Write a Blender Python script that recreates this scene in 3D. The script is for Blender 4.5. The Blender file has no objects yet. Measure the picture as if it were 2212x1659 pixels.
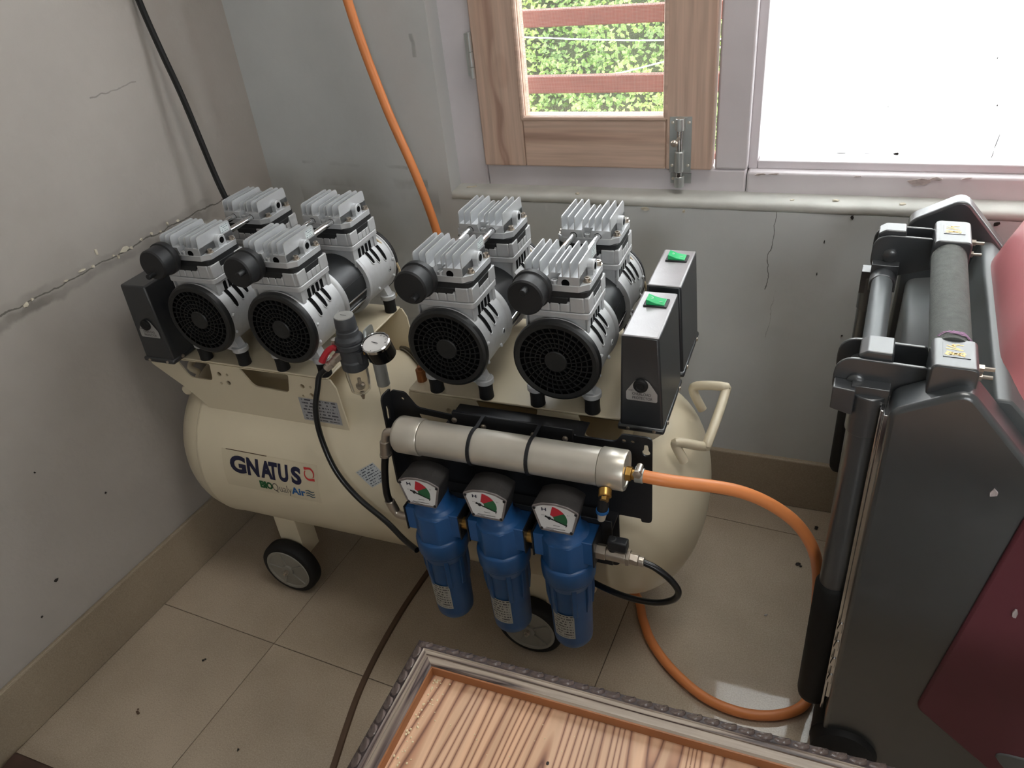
import bpy, bmesh, math, random
from mathutils import Vector, Matrix
R_ = math.radians
rnd = random.Random(7)
SC = bpy.context.scene
COL = SC.collection

# ------------------------------------------------------------------ camera
def make_camera():
    yaw, pitch, roll, F = R_(-24.58), R_(32.921), R_(-6.540), 1652.8
    cy, sy, cp, sp = math.cos(yaw), math.sin(yaw), math.cos(pitch), math.sin(pitch)
    fwd = Vector((sy*cp, cy*cp, -sp)); right = Vector((cy, -sy, 0)); up = right.cross(fwd)
    c, s = math.cos(roll), math.sin(roll)
    r2 = c*right + s*up; u2 = -s*right + c*up
    cam = bpy.data.cameras.new('camera'); o = bpy.data.objects.new('camera', cam); COL.objects.link(o)
    m = Matrix((r2, u2, -fwd)).transposed().to_4x4(); m.translation = (0, 0, 1.16)
    o.matrix_world = m
    cam.sensor_fit = 'HORIZONTAL'; cam.sensor_width = 36; cam.lens = F*36/2212
    cam.clip_start = .02; cam.clip_end = 200
    SC.camera = o
make_camera()
SC.view_settings.view_transform = 'Standard'; SC.view_settings.look = 'None'
SC.view_settings.gamma = 1; SC.view_settings.use_curve_mapping = False
SC.view_settings.exposure = -0.22
SC.cycles.use_denoising = True
SC.cycles.max_bounces = 10; SC.cycles.diffuse_bounces = 6; SC.cycles.transmission_bounces = 8
SC.cycles.sample_clamp_indirect = 8

# ------------------------------------------------------------------ sky (bright overcast)
W = bpy.data.worlds.new('sky'); SC.world = W; W.use_nodes = True
W.node_tree.nodes['Background'].inputs[0].default_value = (.93, .97, 1.0, 1)
W.node_tree.nodes['Background'].inputs[1].default_value = 13.0

def portal(name, loc, target, sx, sy):
    l = bpy.data.lights.new(name, 'AREA'); l.shape = 'RECTANGLE'; l.size = sx; l.size_y = sy
    o = bpy.data.objects.new(name, l); COL.objects.link(o); o.location = loc
    o.rotation_euler = (Vector(target)-Vector(loc)).to_track_quat('-Z', 'Y').to_euler()
    l.cycles.is_portal = True
    return o
portal('window_daylight', (.085, 1.50, 1.27), (.085, 0, 1.27), 1.6, 1.3)
portal('added_rear_daylight', (.85, -1.74, 1.325), (.85, 0, 1.325), .85, .7)  # portal for an unseen rear opening, added as fill

fill_light = bpy.data.lights.new('added_overhead_fill', 'AREA'); fill_light.shape = 'RECTANGLE'; fill_light.size = .9; fill_light.size_y = .5; fill_light.energy = 14; fill_light.color = (1, .97, .92)  # unseen overhead light, added to brighten the floor, table and upward faces
lo = bpy.data.objects.new('added_overhead_fill', fill_light); COL.objects.link(lo); lo.location = (.35, .62, 2.44)

# ------------------------------------------------------------------ materials
def lin(c):
    return tuple((v/255/12.92 if v/255 <= .04045 else ((v/255+.055)/1.055)**2.4) for v in c)
def newmat(name):
    m = bpy.data.materials.new(name); m.use_nodes = True
    nt = m.node_tree; return m, nt, nt.nodes['Principled BSDF']
def N(nt, t, **k):
    n = nt.nodes.new(t)
    for a, v in k.items(): setattr(n, a, v)
    return n
def mat(name, rgb, rough=.5, metal=0, var=.06, scale=14, bump=0, bscale=300, spec=.5, coat=0, detail=5):
    m, nt, p = newmat(name); L = nt.links
    c = lin(rgb)
    tc = N(nt, 'ShaderNodeTexCoord')
    n = N(nt, 'ShaderNodeTexNoise'); n.inputs['Scale'].default_value = scale; n.inputs['Detail'].default_value = detail
    L.new(tc.outputs['Object'], n.inputs['Vector'])
    r = N(nt, 'ShaderNodeMapRange'); r.inputs[1].default_value = .3; r.inputs[2].default_value = .7
    r.inputs[3].default_value = 1-var; r.inputs[4].default_value = 1+var
    L.new(n.outputs['Fac'], r.inputs[0])
    mx = N(nt, 'ShaderNodeVectorMath', operation='SCALE'); mx.inputs[0].default_value = c
    L.new(r.outputs[0], mx.inputs['Scale']); L.new(mx.outputs[0], p.inputs['Base Color'])
    p.inputs['Roughness'].default_value = rough; p.inputs['Metallic'].default_value = metal
    p.inputs['Specular IOR Level'].default_value = spec; p.inputs['Coat Weight'].default_value = coat; p.inputs['Coat Roughness'].default_value = rough*.9
    if bump:
        b = N(nt, 'ShaderNodeTexNoise'); b.inputs['Scale'].default_value = bscale; b.inputs['Detail'].default_value = 3
        L.new(tc.outputs['Object'], b.inputs['Vector'])
        bp = N(nt, 'ShaderNodeBump'); bp.inputs['Strength'].default_value = bump; bp.inputs['Distance'].default_value = .002
        L.new(b.outputs['Fac'], bp.inputs['Height']); L.new(bp.outputs[0], p.inputs['Normal'])
    return m
def ramp(nt, stops):
    r = N(nt, 'ShaderNodeValToRGB'); e = r.color_ramp.elements
    while len(e) < len(stops): e.new(.5)
    for i, (pos, c) in enumerate(stops): e[i].position = pos; e[i].color = (*lin(c), 1)
    return r
def math_(nt, op, a=None, b=None, c=None):
    n = N(nt, 'ShaderNodeMath', operation=op)
    for i, v in enumerate((a, b, c)):
        if v is None: continue
        if isinstance(v, (int, float)): n.inputs[i].default_value = v
        else: nt.links.new(v, n.inputs[i])
    return n.outputs[0]

def wall_mat(name, base, dark, kind):
    """painted plaster: faint blotches, smudges, and the crack and scuff lines of that wall (object = world coordinates)"""
    m, nt, p = newmat(name); L = nt.links
    tc = N(nt, 'ShaderNodeTexCoord'); sep = N(nt, 'ShaderNodeSeparateXYZ'); L.new(tc.outputs['Object'], sep.inputs[0])
    n1 = N(nt, 'ShaderNodeTexNoise'); n1.inputs['Scale'].default_value = 3.2; n1.inputs['Detail'].default_value = 6; n1.inputs['Roughness'].default_value = .6
    L.new(tc.outputs['Object'], n1.inputs['Vector'])
    cr = ramp(nt, [(.25, dark), (.75, base)]); L.new(n1.outputs['Fac'], cr.inputs[0])
    nz = N(nt, 'ShaderNodeTexNoise'); nz.inputs['Scale'].default_value = 22; nz.inputs['Detail'].default_value = 6; L.new(tc.outputs['Object'], nz.inputs['Vector'])
    nb = N(nt, 'ShaderNodeTexNoise'); nb.inputs['Scale'].default_value = 7; nb.inputs['Detail'].default_value = 4; L.new(tc.outputs['Object'], nb.inputs['Vector'])
    masks = []
    def line(coord, other, c0, k, o0, amp, width, lo, hi, strength, soft=1.0):
        # |coord - c0 - k*(other-o0) - wobble| < width, other within lo..hi
        t = math_(nt, 'SUBTRACT', other, o0); t = math_(nt, 'MULTIPLY_ADD', t, k, c0)
        wv = math_(nt, 'SUBTRACT', nz.outputs['Fac'], .5); t = math_(nt, 'MULTIPLY_ADD', wv, amp, t)
        d = math_(nt, 'ABSOLUTE', math_(nt, 'SUBTRACT', coord, t))
        mr = N(nt, 'ShaderNodeMapRange', interpolation_type='SMOOTHSTEP'); L.new(d, mr.inputs[0])
        mr.inputs[1].default_value = width*.3; mr.inputs[2].default_value = width; mr.inputs[3].default_value = strength; mr.inputs[4].default_value = 0
        a = math_(nt, 'MULTIPLY', math_(nt, 'GREATER_THAN', other, lo), math_(nt, 'LESS_THAN', other, hi))
        v = math_(nt, 'MULTIPLY', mr.outputs[0], a)
        if soft != 1.0:
            g = N(nt, 'ShaderNodeMapRange'); L.new(nb.outputs['Fac'], g.inputs[0]); g.inputs[1].default_value = .42; g.inputs[2].default_value = .6
            v = math_(nt, 'MULTIPLY', v, g.outputs[0])
        masks.append(v)
    X, Y, Z = sep.outputs
    if kind == 'left':
        line(Z, Y, .680, .012, .8, .022, .0020, -1, 1.2, .75)
        line(Z, Y, .668, .012, .8, .04, .014, -1, 1.2, .5, .5)
        line(Z, Y, .686, .012, .8, .03, .010, -1, 1.2, .24, .5)
        line(Z, Y, .936, 0, 1.0, .02, .0016, .97, 1.07, .6, .5)
    if kind == 'back':
        line(Z, X, .712, -.04, -.9, .014, .005, -1.03, -.78, .6, .5)
        line(Z, X, .675, 0, -.9, .03, .014, -1.02, -.74, .5, .5)
        line(Z, X, .640, 0, -.9, .03, .03, -1.05, -.72, .3, .5)
        line(X, Z, -.075, .06, .6, .024, .0011, .50, .662, .8)
        line(X, Z, -.066, .04, .5, .03, .0008, .40, .50, .5, .5)
        line(X, Z, -.726, 0, .9, .02, .006, .915, .955, .45, .5)
    tot = masks[0]
    for v in masks[1:]: tot = math_(nt, 'MAXIMUM', tot, v)
    mix = N(nt, 'ShaderNodeMix', data_type='RGBA'); L.new(tot, mix.inputs[0]); L.new(cr.outputs[0], mix.inputs[6]); mix.inputs[7].default_value = (*lin((62, 58, 52)), 1)
    L.new(mix.outputs[2], p.inputs['Base Color']); p.inputs['Roughness'].default_value = .62
    b = N(nt, 'ShaderNodeTexNoise'); b.inputs['Scale'].default_value = 90; b.inputs['Detail'].default_value = 6; L.new(tc.outputs['Object'], b.inputs['Vector'])
    bp = N(nt, 'ShaderNodeBump'); bp.inputs['Strength'].default_value = .18; bp.inputs['Distance'].default_value = .003
    L.new(b.outputs['Fac'], bp.inputs['Height']); L.new(bp.outputs[0], p.inputs['Normal'])
    return m

def tile_mat(name, a, b, rough):
    m, nt, p = newmat(name); L = nt.links
    tc = N(nt, 'ShaderNodeTexCoord')
    n1 = N(nt, 'ShaderNodeTexNoise'); n1.inputs['Scale'].default_value = 4; n1.inputs['Detail'].default_value = 5; L.new(tc.outputs['Object'], n1.inputs['Vector'])
    n2 = N(nt, 'ShaderNodeTexNoise'); n2.inputs['Scale'].default_value = 420; n2.inputs['Detail'].default_value = 2; L.new(tc.outputs['Object'], n2.inputs['Vector'])
    f = math_(nt, 'ADD', math_(nt, 'MULTIPLY', n1.outputs['Fac'], .55), math_(nt, 'MULTIPLY', n2.outputs['Fac'], .45))
    cr = ramp(nt, [(.36, a), (.62, b)]); L.new(f, cr.inputs[0]); L.new(cr.outputs[0], p.inputs['Base Color'])
    rr = N(nt, 'ShaderNodeMapRange'); L.new(n1.outputs['Fac'], rr.inputs[0]); rr.inputs[3].default_value = rough*.7; rr.inputs[4].default_value = rough*1.5
    L.new(rr.outputs[0], p.inputs['Roughness'])
    return m

def wood_mat(name, lo, mid, hi, axis, scale, stretch, dist, rough=.45, knots=0, bump=.15, bands=6.0):
    """grain running along axis (0 x, 1 y, 2 z) of object space"""
    m, nt, p = newmat(name); L = nt.links
    tc = N(nt, 'ShaderNodeTexCoord'); mp = N(nt, 'ShaderNodeMapping'); L.new(tc.outputs['Object'], mp.inputs[0])
    s = [1, 1, 1]; s[axis] = stretch; mp.inputs['Scale'].default_value = s
    wob = N(nt, 'ShaderNodeTexNoise'); wob.inputs['Scale'].default_value = dist[1]; wob.inputs['Detail'].default_value = 3; L.new(mp.outputs[0], wob.inputs['Vector'])
    add = N(nt, 'ShaderNodeVectorMath', operation='MULTIPLY_ADD'); L.new(wob.outputs['Color'], add.inputs[0]); add.inputs[1].default_value = (dist[0],)*3; L.new(mp.outputs[0], add.inputs[2])
    src = add.outputs[0]
    if knots:
        v = N(nt, 'ShaderNodeTexVoronoi'); v.inputs['Scale'].default_value = 9; mp2 = N(nt, 'ShaderNodeMapping'); L.new(tc.outputs['Object'], mp2.inputs[0])
        s2 = [1, 1, 1]; s2[axis] = .45; mp2.inputs['Scale'].default_value = s2; L.new(mp2.outputs[0], v.inputs['Vector'])
        k = N(nt, 'ShaderNodeMapRange', interpolation_type='SMOOTHSTEP'); L.new(v.outputs['Distance'], k.inputs[0])
        k.inputs[1].default_value = 0; k.inputs[2].default_value = .28; k.inputs[3].default_value = knots; k.inputs[4].default_value = 0
        a2 = N(nt, 'ShaderNodeVectorMath', operation='ADD'); L.new(src, a2.inputs[0])
        cmb = N(nt, 'ShaderNodeCombineXYZ'); L.new(k.outputs[0], cmb.inputs[0]); L.new(k.outputs[0], cmb.inputs[1]); L.new(k.outputs[0], cmb.inputs[2])
        L.new(cmb.outputs[0], a2.inputs[1]); src = a2.outputs[0]
    w = N(nt, 'ShaderNodeTexNoise'); w.inputs['Scale'].default_value = scale; w.inputs['Detail'].default_value = 2; w.inputs['Roughness'].default_value = .45; L.new(src, w.inputs['Vector'])
    # rings: fold the noise into bands
    f = math_(nt, 'FRACT', math_(nt, 'MULTIPLY', w.outputs['Fac'], bands))
    cr = ramp(nt, [(0, lo), (.10, mid), (.30, hi), (.72, hi), (.90, mid), (1, lo)]); L.new(f, cr.inputs[0])
    fine = N(nt, 'ShaderNodeTexNoise'); fine.inputs['Scale'].default_value = scale*9; L.new(mp.outputs[0], fine.inputs['Vector'])
    mr = N(nt, 'ShaderNodeMapRange'); L.new(fine.outputs['Fac'], mr.inputs[0]); mr.inputs[1].default_value = .3; mr.inputs[2].default_value = .7; mr.inputs[3].default_value = .82; mr.inputs[4].default_value = 1.1
    sc = N(nt, 'ShaderNodeVectorMath', operation='SCALE'); L.new(cr.outputs[0], sc.inputs[0]); L.new(mr.outputs[0], sc.inputs['Scale'])
    L.new(sc.outputs[0], p.inputs['Base Color']); p.inputs['Roughness'].default_value = rough
    bp = N(nt, 'ShaderNodeBump'); bp.inputs['Strength'].default_value = bump; bp.inputs['Distance'].default_value = .002
    L.new(f, bp.inputs['Height']); L.new(bp.outputs[0], p.inputs['Normal'])
    return m

def print_mat(name, paper, ink, rows, cols):
    """small print too fine to read: broken lines of ink in the plane of the label (generated coordinates)"""
    m, nt, p = newmat(name); L = nt.links
    tc = N(nt, 'ShaderNodeTexCoord'); sep = N(nt, 'ShaderNodeSeparateXYZ'); L.new(tc.outputs['UV'], sep.inputs[0])
    ry = math_(nt, 'FRACT', math_(nt, 'MULTIPLY', sep.outputs[1], rows))
    inrow = math_(nt, 'MULTIPLY', math_(nt, 'GREATER_THAN', ry, .3), math_(nt, 'LESS_THAN', ry, .72))
    n = N(nt, 'ShaderNodeTexNoise'); n.inputs['Scale'].default_value = 1; n.inputs['Detail'].default_value = 2
    cmb = N(nt, 'ShaderNodeCombineXYZ'); L.new(math_(nt, 'MULTIPLY', sep.outputs[0], cols), cmb.inputs[0])
    L.new(math_(nt, 'MULTIPLY', math_(nt, 'FLOOR', math_(nt, 'MULTIPLY', sep.outputs[1], rows)), 3.7), cmb.inputs[1]); L.new(cmb.outputs[0], n.inputs['Vector'])
    ex = math_(nt, 'MULTIPLY', math_(nt, 'GREATER_THAN', sep.outputs[0], .06), math_(nt, 'LESS_THAN', sep.outputs[0], .94))
    ey = math_(nt, 'MULTIPLY', math_(nt, 'GREATER_THAN', sep.outputs[1], .06), math_(nt, 'LESS_THAN', sep.outputs[1], .96))
    k = math_(nt, 'MULTIPLY', inrow, math_(nt, 'GREATER_THAN', n.outputs['Fac'], .47)); k = math_(nt, 'MULTIPLY', k, math_(nt, 'MULTIPLY', ex, ey))
    mix = N(nt, 'ShaderNodeMix', data_type='RGBA'); L.new(k, mix.inputs[0]); mix.inputs[6].default_value = (*lin(paper), 1); mix.inputs[7].default_value = (*lin(ink), 1)
    L.new(mix.outputs[2], p.inputs['Base Color']); p.inputs['Roughness'].default_value = .5
    return m

M = {}
M['wall_l'] = wall_mat('left wall paint', (178, 172, 165), (160, 154, 147), 'left')
M['wall_b'] = wall_mat('back wall paint', (202, 204, 203), (186, 188, 187), 'back')
M['plain'] = mat('ceiling paint', (214, 214, 212), .7)
M['sill'] = mat('sill plaster', (190, 190, 184), .6, var=.10, scale=18, bump=.2, bscale=60)
M['tile'] = tile_mat('granite tile', (160, 146, 128), (190, 175, 156), .04)
M['skirt'] = tile_mat('skirting tile', (140, 127, 109), (166, 152, 132), .3)
M['grout'] = mat('grout', (96, 84, 72), .8)
M['frame'] = mat('lilac white window paint', (208, 202, 205), .45, var=.05, scale=9, bump=.15, bscale=120)
M['pine'] = wood_mat('sash pine', (168, 136, 120), (192, 162, 144), (202, 174, 156), 2, 14, .05, (.012, 2), .4, .02, .03, 3)
M['pine_h'] = wood_mat('sash pine rail', (168, 136, 120), (192, 162, 144), (202, 174, 156), 0, 14, .05, (.012, 2), .4, .02, .03, 3)
M['tabletop'] = wood_mat('table pine', (112, 74, 60), (180, 134, 106), (214, 174, 142), 1, 9, .05, (.012, 4), .42, .02, .3, 42)
M['rim'] = wood_mat('weathered rim wood', (52, 42, 42), (124, 108, 98), (160, 146, 132), 0, 40, .06, (.02, 4), .4, 0, .4)
M['rim_y'] = wood_mat('weathered rim wood side', (48, 38, 40), (112, 96, 90), (150, 136, 122), 1, 40, .06, (.02, 4), .4, 0, .4)
M['rimdark'] = mat('rim outer band', (58, 48, 48), .4, var=.4, scale=60, bump=.3, bscale=160)
M['rim_in'] = mat('rim inner edge', (150, 96, 58), .5, var=.12, scale=30)
M['carve'] = mat('carved wood', (96, 84, 80), .2, var=.6, scale=60, bump=.3, bscale=200)
M['cream'] = mat('cream enamel', (208, 196, 170), .34, var=.04, scale=6, coat=.15)
M['cream2'] = mat('sticker film', (203, 191, 165), .42, var=.02)
M['alu'] = mat('cast aluminium', (196, 198, 200), .42, .45, var=.03, scale=50)
M['alu_rough'] = mat('die cast silver', (188, 189, 190), .5, .35, var=.04, scale=120, bump=.05)
M['steel'] = mat('brushed steel', (214, 208, 196), .32, .62, var=.05, scale=30)
M['chrome'] = mat('chrome', (215, 215, 215), .12, 1)
M['brass'] = mat('brass', (190, 150, 84), .3, .9)
M['nickel'] = mat('nickel', (186, 176, 164), .28, .85)
M['copper'] = mat('copper', (150, 98, 62), .35, .8)
M['black'] = mat('black paint', (30, 31, 34), .42, var=.08, spec=.4)
M['blackpl'] = mat('black plastic', (34, 35, 37), .5, var=.08, spec=.4)
M['blackbox'] = mat('black hammered box', (42, 44, 47), .34, var=.15, scale=9, spec=.8)
M['boxtop'] = mat('box top painted sheen', (142, 138, 140), .36, var=.1, scale=30, spec=1.0, coat=.5, bump=.1, bscale=500)  # pale grey paints the window glare onto the upward lid faces
M['fan'] = mat('fan cover plastic', (27, 28, 29), .45)
M['gloss'] = mat('glossy black', (18, 19, 20), .18)
M['rubber'] = mat('black rubber', (24, 24, 25), .62, spec=.35)
M['dark'] = mat('painted recess shade', (10, 10, 11), .8, spec=.1)  # near-black fill painting the shade inside slots, ports and fan wells
M['stator'] = mat('black motor shell', (38, 40, 42), .38, .2)
M['tube_b'] = mat('black hose', (20, 21, 22), .28)
M['orange'] = mat('orange hose', (224, 138, 80), .4, var=.05)
M['blue'] = mat('blue filter paint', (34, 82, 134), .38, var=.12, scale=20)
M['white'] = mat('white dial', (226, 224, 222), .4, var=.02)
M['grime'] = mat('dial rim', (120, 112, 110), .5, var=.3, scale=90)
M['red'] = mat('red print', (196, 44, 58), .5)
M['green'] = mat('green print', (44, 104, 66), .5)
M['navy'] = mat('navy print', (24, 26, 56), .5)
M['biogreen'] = mat('green lettering', (22, 84, 44), .5)
M['grey_ink'] = mat('grey lettering', (84, 76, 74), .5)
M['airblue'] = mat('blue lettering', (30, 94, 156), .5)
M['wave'] = mat('slate lettering', (44, 70, 92), .5)
M['redink'] = mat('red lettering', (186, 46, 46), .5)
M['ink'] = mat('black ink', (28, 28, 32), .5)
M['silverlab'] = mat('silver label', (168, 166, 164), .4, .3)
M['gold'] = mat('gold print', (226, 190, 120), .4, .3)
M['redlever'] = mat('red lever', (176, 36, 48), .35)
M['gaugebk'] = mat('gauge housing', (48, 46, 46), .62, var=.15, scale=60, bump=.2)
M['reg'] = mat('regulator grey', (62, 64, 68), .48)
M['capgrey'] = mat('regulator cap', (150, 150, 146), .5)
M['plate'] = print_mat('rating plate print', (158, 158, 160), (60, 60, 66), 7, 16)
M['maint'] = print_mat('diamond notice print', (176, 180, 182), (70, 74, 82), 8, 12)
M['bowlab'] = print_mat('filter label print', (172, 172, 166), (66, 66, 68), 9, 14)
M['headlab'] = print_mat('head label print', (206, 214, 214), (120, 132, 138), 4, 7)
M['shell'] = mat('charcoal machine shell', (54, 59, 62), .30, var=.06, scale=40, bump=.04, bscale=700, spec=1.0, coat=.9)
M['mblack'] = mat('machine black steel', (58, 61, 64), .3, spec=1.0, coat=.5)
M['mgrey'] = mat('grey painted tube', (96, 100, 102), .35, .2)
M['shell2'] = mat('charcoal machine panel', (92, 96, 97), .4, var=.06, spec=.7)
M['foam'] = mat('grey foam', (104, 107, 104), .9, var=.1, scale=120, bump=.5, bscale=900, spec=.2)
M['maroon'] = mat('maroon side panel', (104, 50, 60), .5, var=.12, scale=6)
M['pink'] = mat('glossy red seat', (212, 132, 136), .3, coat=.5)
M['chip'] = mat('bare plastic chip', (196, 184, 184), .6)
M['barewood'] = mat('chipped window paint', (168, 156, 152), .7, var=.2, scale=120)
M['flake'] = mat('peeled paint flake', (206, 198, 180), .7)
M['grnlit'] = mat('green rocker', (40, 186, 112), .25, var=.1, spec=.6)
M['sand'] = mat('sawdust', (222, 206, 170), .7)
M['dirt'] = mat('dirt specks', (44, 38, 36), .8)
M['brownbar'] = mat('brown rail paint', (120, 62, 50), .55, var=.12, scale=30)
M['wire'] = mat('screen wire', (190, 190, 184), .5, .2)
M['zinc'] = mat('zinc plate', (188, 192, 190), .32, .7, var=.1)
M['brown'] = mat('dark brown board', (74, 54, 46), .55, var=.2, scale=20)
M['strip'] = mat('brown flat cable', (88, 68, 52), .6, var=.15)
M['lilac'] = mat('lilac thread', (196, 158, 192), .8)
M['purple'] = mat('dark purple thread', (44, 30, 56), .8)
M['braid'] = mat('braided wire sleeve', (176, 158, 126), .6, var=.3, scale=400)
M['bark'] = mat('hillside soil', (54, 62, 36), .9, var=.4, scale=3)
def leaf_mat():
    m, nt, p = newmat('hillside leaves'); L = nt.links
    oi = N(nt, 'ShaderNodeTexCoord'); n = N(nt, 'ShaderNodeTexNoise'); n.inputs['Scale'].default_value = 3.2; n.inputs['Detail'].default_value = 6; n.inputs['Roughness'].default_value = .72
    L.new(oi.outputs['Object'], n.inputs['Vector'])
    cr = ramp(nt, [(.32, (54, 78, 32)), (.5, (104, 134, 62)), (.68, (166, 184, 98))]); L.new(n.outputs['Fac'], cr.inputs[0])
    L.new(cr.outputs[0], p.inputs['Base Color']); p.inputs['Roughness'].default_value = .5
    return m
M['leaf'] = leaf_mat()
def frosted():
    m = bpy.data.materials.new('frosted white pane'); m.use_nodes = True; nt = m.node_tree; nt.nodes.clear(); L = nt.links
    o = N(nt, 'ShaderNodeOutputMaterial'); t = N(nt, 'ShaderNodeBsdfTranslucent'); t.inputs[0].default_value = (.93, .93, .93, 1)
    g = N(nt, 'ShaderNodeBsdfGlossy'); g.inputs['Roughness'].default_value = .25
    x = N(nt, 'ShaderNodeMixShader'); x.inputs[0].default_value = .05
    L.new(t.outputs[0], x.inputs[1]); L.new(g.outputs[0], x.inputs[2]); L.new(x.outputs[0], o.inputs[0]); return m
M['frost'] = frosted()
def clear_plastic(name, rough, tint, g=.10):
    m = bpy.data.materials.new(name); m.use_nodes = True; nt = m.node_tree; nt.nodes.clear(); L = nt.links
    o = N(nt, 'ShaderNodeOutputMaterial'); t = N(nt, 'ShaderNodeBsdfTransparent'); t.inputs[0].default_value = (*tint, 1)
    gl = N(nt, 'ShaderNodeBsdfGlossy'); gl.inputs['Roughness'].default_value = rough
    d = N(nt, 'ShaderNodeBsdfDiffuse'); d.inputs[0].default_value = (.6, .57, .5, 1)
    x0 = N(nt, 'ShaderNodeMixShader'); x0.inputs[0].default_value = g; L.new(t.outputs[0], x0.inputs[1]); L.new(d.outputs[0], x0.inputs[2])
    lw = N(nt, 'ShaderNodeLayerWeight'); lw.inputs[0].default_value = .12
    x = N(nt, 'ShaderNodeMixShader'); L.new(lw.outputs['Fresnel'], x.inputs[0]); L.new(x0.outputs[0], x.inputs[1]); L.new(gl.outputs[0], x.inputs[2]); L.new(x.outputs[0], o.inputs[0]); return m
M['bowl'] = clear_plastic('clear bowl', .12, (.95, .93, .9))
M['glass'] = clear_plastic('gauge glass', .02, (1, 1, 1), .02)

# ------------------------------------------------------------------ mesh builder
class MB:
    def __init__(s): s.v = []; s.f = []; s.mi = []; s.uv = {}
    def add(s, vs, fs, mi=0, T=None):
        b = len(s.v)
        for p in vs:
            p = Vector(p); s.v.append(T @ p if T else p)
        for f in fs: s.f.append(tuple(b+i for i in f)); s.mi.append(mi)
        return s
    def box(s, a, b, mi=0, T=None):
        (x0, y0, z0), (x1, y1, z1) = a, b
        return s.add([(x0,y0,z0),(x1,y0,z0),(x1,y1,z0),(x0,y1,z0),(x0,y0,z1),(x1,y0,z1),(x1,y1,z1),(x0,y1,z1)],
              [(0,3,2,1),(4,5,6,7),(0,1,5,4),(1,2,6,5),(2,3,7,6),(3,0,4,7)], mi, T)
    def lathe(s, prof, org, axis, n=32, mi=0, caps=True, squash=None):
        """prof: (radius, height) pairs along axis from org"""
        a = Vector(axis).normalized(); u = a.orthogonal().normalized()
        if abs(a.y) > .9: u = Vector((1, 0, 0))
        if abs(a.z) > .9: u = Vector((1, 0, 0))
        if abs(a.x) > .9: u = Vector((0, 0, 1))
        w = a.cross(u); o = Vector(org); vs = []; fs = []
        for r, h in prof:
            for k in range(n):
                t = 2*math.pi*k/n; vs.append(o + a*h + (u*math.cos(t) + w*math.sin(t))*r)
        for i in range(len(prof)-1):
            for k in range(n):
                k2 = (k+1) % n; fs.append((i*n+k, i*n+k2, (i+1)*n+k2, (i+1)*n+k))
        if caps:
            if prof[0][0] > 1e-6: fs.append(tuple(reversed(range(n))))
            if prof[-1][0] > 1e-6: fs.append(tuple((len(prof)-1)*n+k for k in range(n)))
        return s.add(vs, fs, mi)
    def cyl(s, p0, p1, r, r1=None, n=24, mi=0, ch=0):
        p0, p1 = Vector(p0), Vector(p1); d = p1-p0; L = d.length; r1 = r if r1 is None else r1
        pr = [(r, 0), (r1, L)] if not ch else [(r-ch, 0), (r, ch), (r1, L-ch), (r1-ch, L)]
        return s.lathe(pr, p0, d, n, mi)
    def prism(s, poly, ax, a, b, mi=0, T=None):
        """poly 2d; ax 'x': (y,z), 'y': (x,z), 'z': (x,y)"""
        f = {'x': lambda p, h: (h, p[0], p[1]), 'y': lambda p, h: (p[0], h, p[1]), 'z': lambda p, h: (p[0], p[1], h)}[ax]
        n = len(poly); vs = [f(p, a) for p in poly]+[f(p, b) for p in poly]
        fs = [tuple(reversed(range(n))), tuple(range(n, 2*n))]+[(i, (i+1) % n, n+(i+1) % n, n+i) for i in range(n)]
        return s.add(vs, fs, mi, T)
    def tube(s, pts, r, n=12, mi=0, sub=8, closed=False, caps=True):
        P = spline(pts, sub) if sub > 1 else [Vector(p) for p in pts]
        vs = []; fs = []; m = len(P)
        t0 = (P[1]-P[0]).normalized(); u = t0.orthogonal().normalized()
        for i, p in enumerate(P):
            t = (P[min(i+1, m-1)]-P[max(i-1, 0)]).normalized()
            u = (u - t*u.dot(t)).normalized(); w = t.cross(u)
            rr = r(i/(m-1)) if callable(r) else r
            for k in range(n):
                a = 2*math.pi*k/n; vs.append(p+(u*math.cos(a)+w*math.sin(a))*rr)
        for i in range(m-1):
            for k in range(n):
                k2 = (k+1) % n; fs.append((i*n+k, i*n+k2, (i+1)*n+k2, (i+1)*n+k))
        if caps: fs.append(tuple(reversed(range(n)))); fs.append(tuple((m-1)*n+k for k in range(n)))
        return s.add(vs, fs, mi)
    def ball(s, c, r, n=16, m=8, mi=0, sc=(1, 1, 1)):
        vs = []; fs = []
        for i in range(m+1):
            th = math.pi*i/m
            for k in range(n):
                a = 2*math.pi*k/n
                vs.append((c[0]+r*sc[0]*math.sin(th)*math.cos(a), c[1]+r*sc[1]*math.sin(th)*math.sin(a), c[2]+r*sc[2]*math.cos(th)))
        for i in range(m):
            for k in range(n):
                k2 = (k+1) % n; fs.append((i*n+k, (i+1)*n+k, (i+1)*n+k2, i*n+k2))
        return s.add(vs, fs, mi)
    def mesh(s, me, fn=None, mi=0):
        vs = [fn(v.co) if fn else v.co.copy() for v in me.vertices]
        return s.add(vs, [tuple(p.vertices) for p in me.polygons], mi)
def spline(pts, sub=8):
    P = [Vector(p) for p in pts]
    if len(P) == 2: return P
    out = []
    for i in range(len(P)-1):
        p0 = P[i-1] if i else P[0]*2-P[1]; p1 = P[i]; p2 = P[i+1]; p3 = P[i+2] if i+2 < len(P) else P[i+1]*2-P[i]
        for k in range(sub):
            t = k/sub
            out.append(.5*((2*p1)+(p2-p0)*t+(2*p0-5*p1+4*p2-p3)*t*t+(3*p1-p0-3*p2+p3)*t**3))
    out.append(P[-1]); return out
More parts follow.
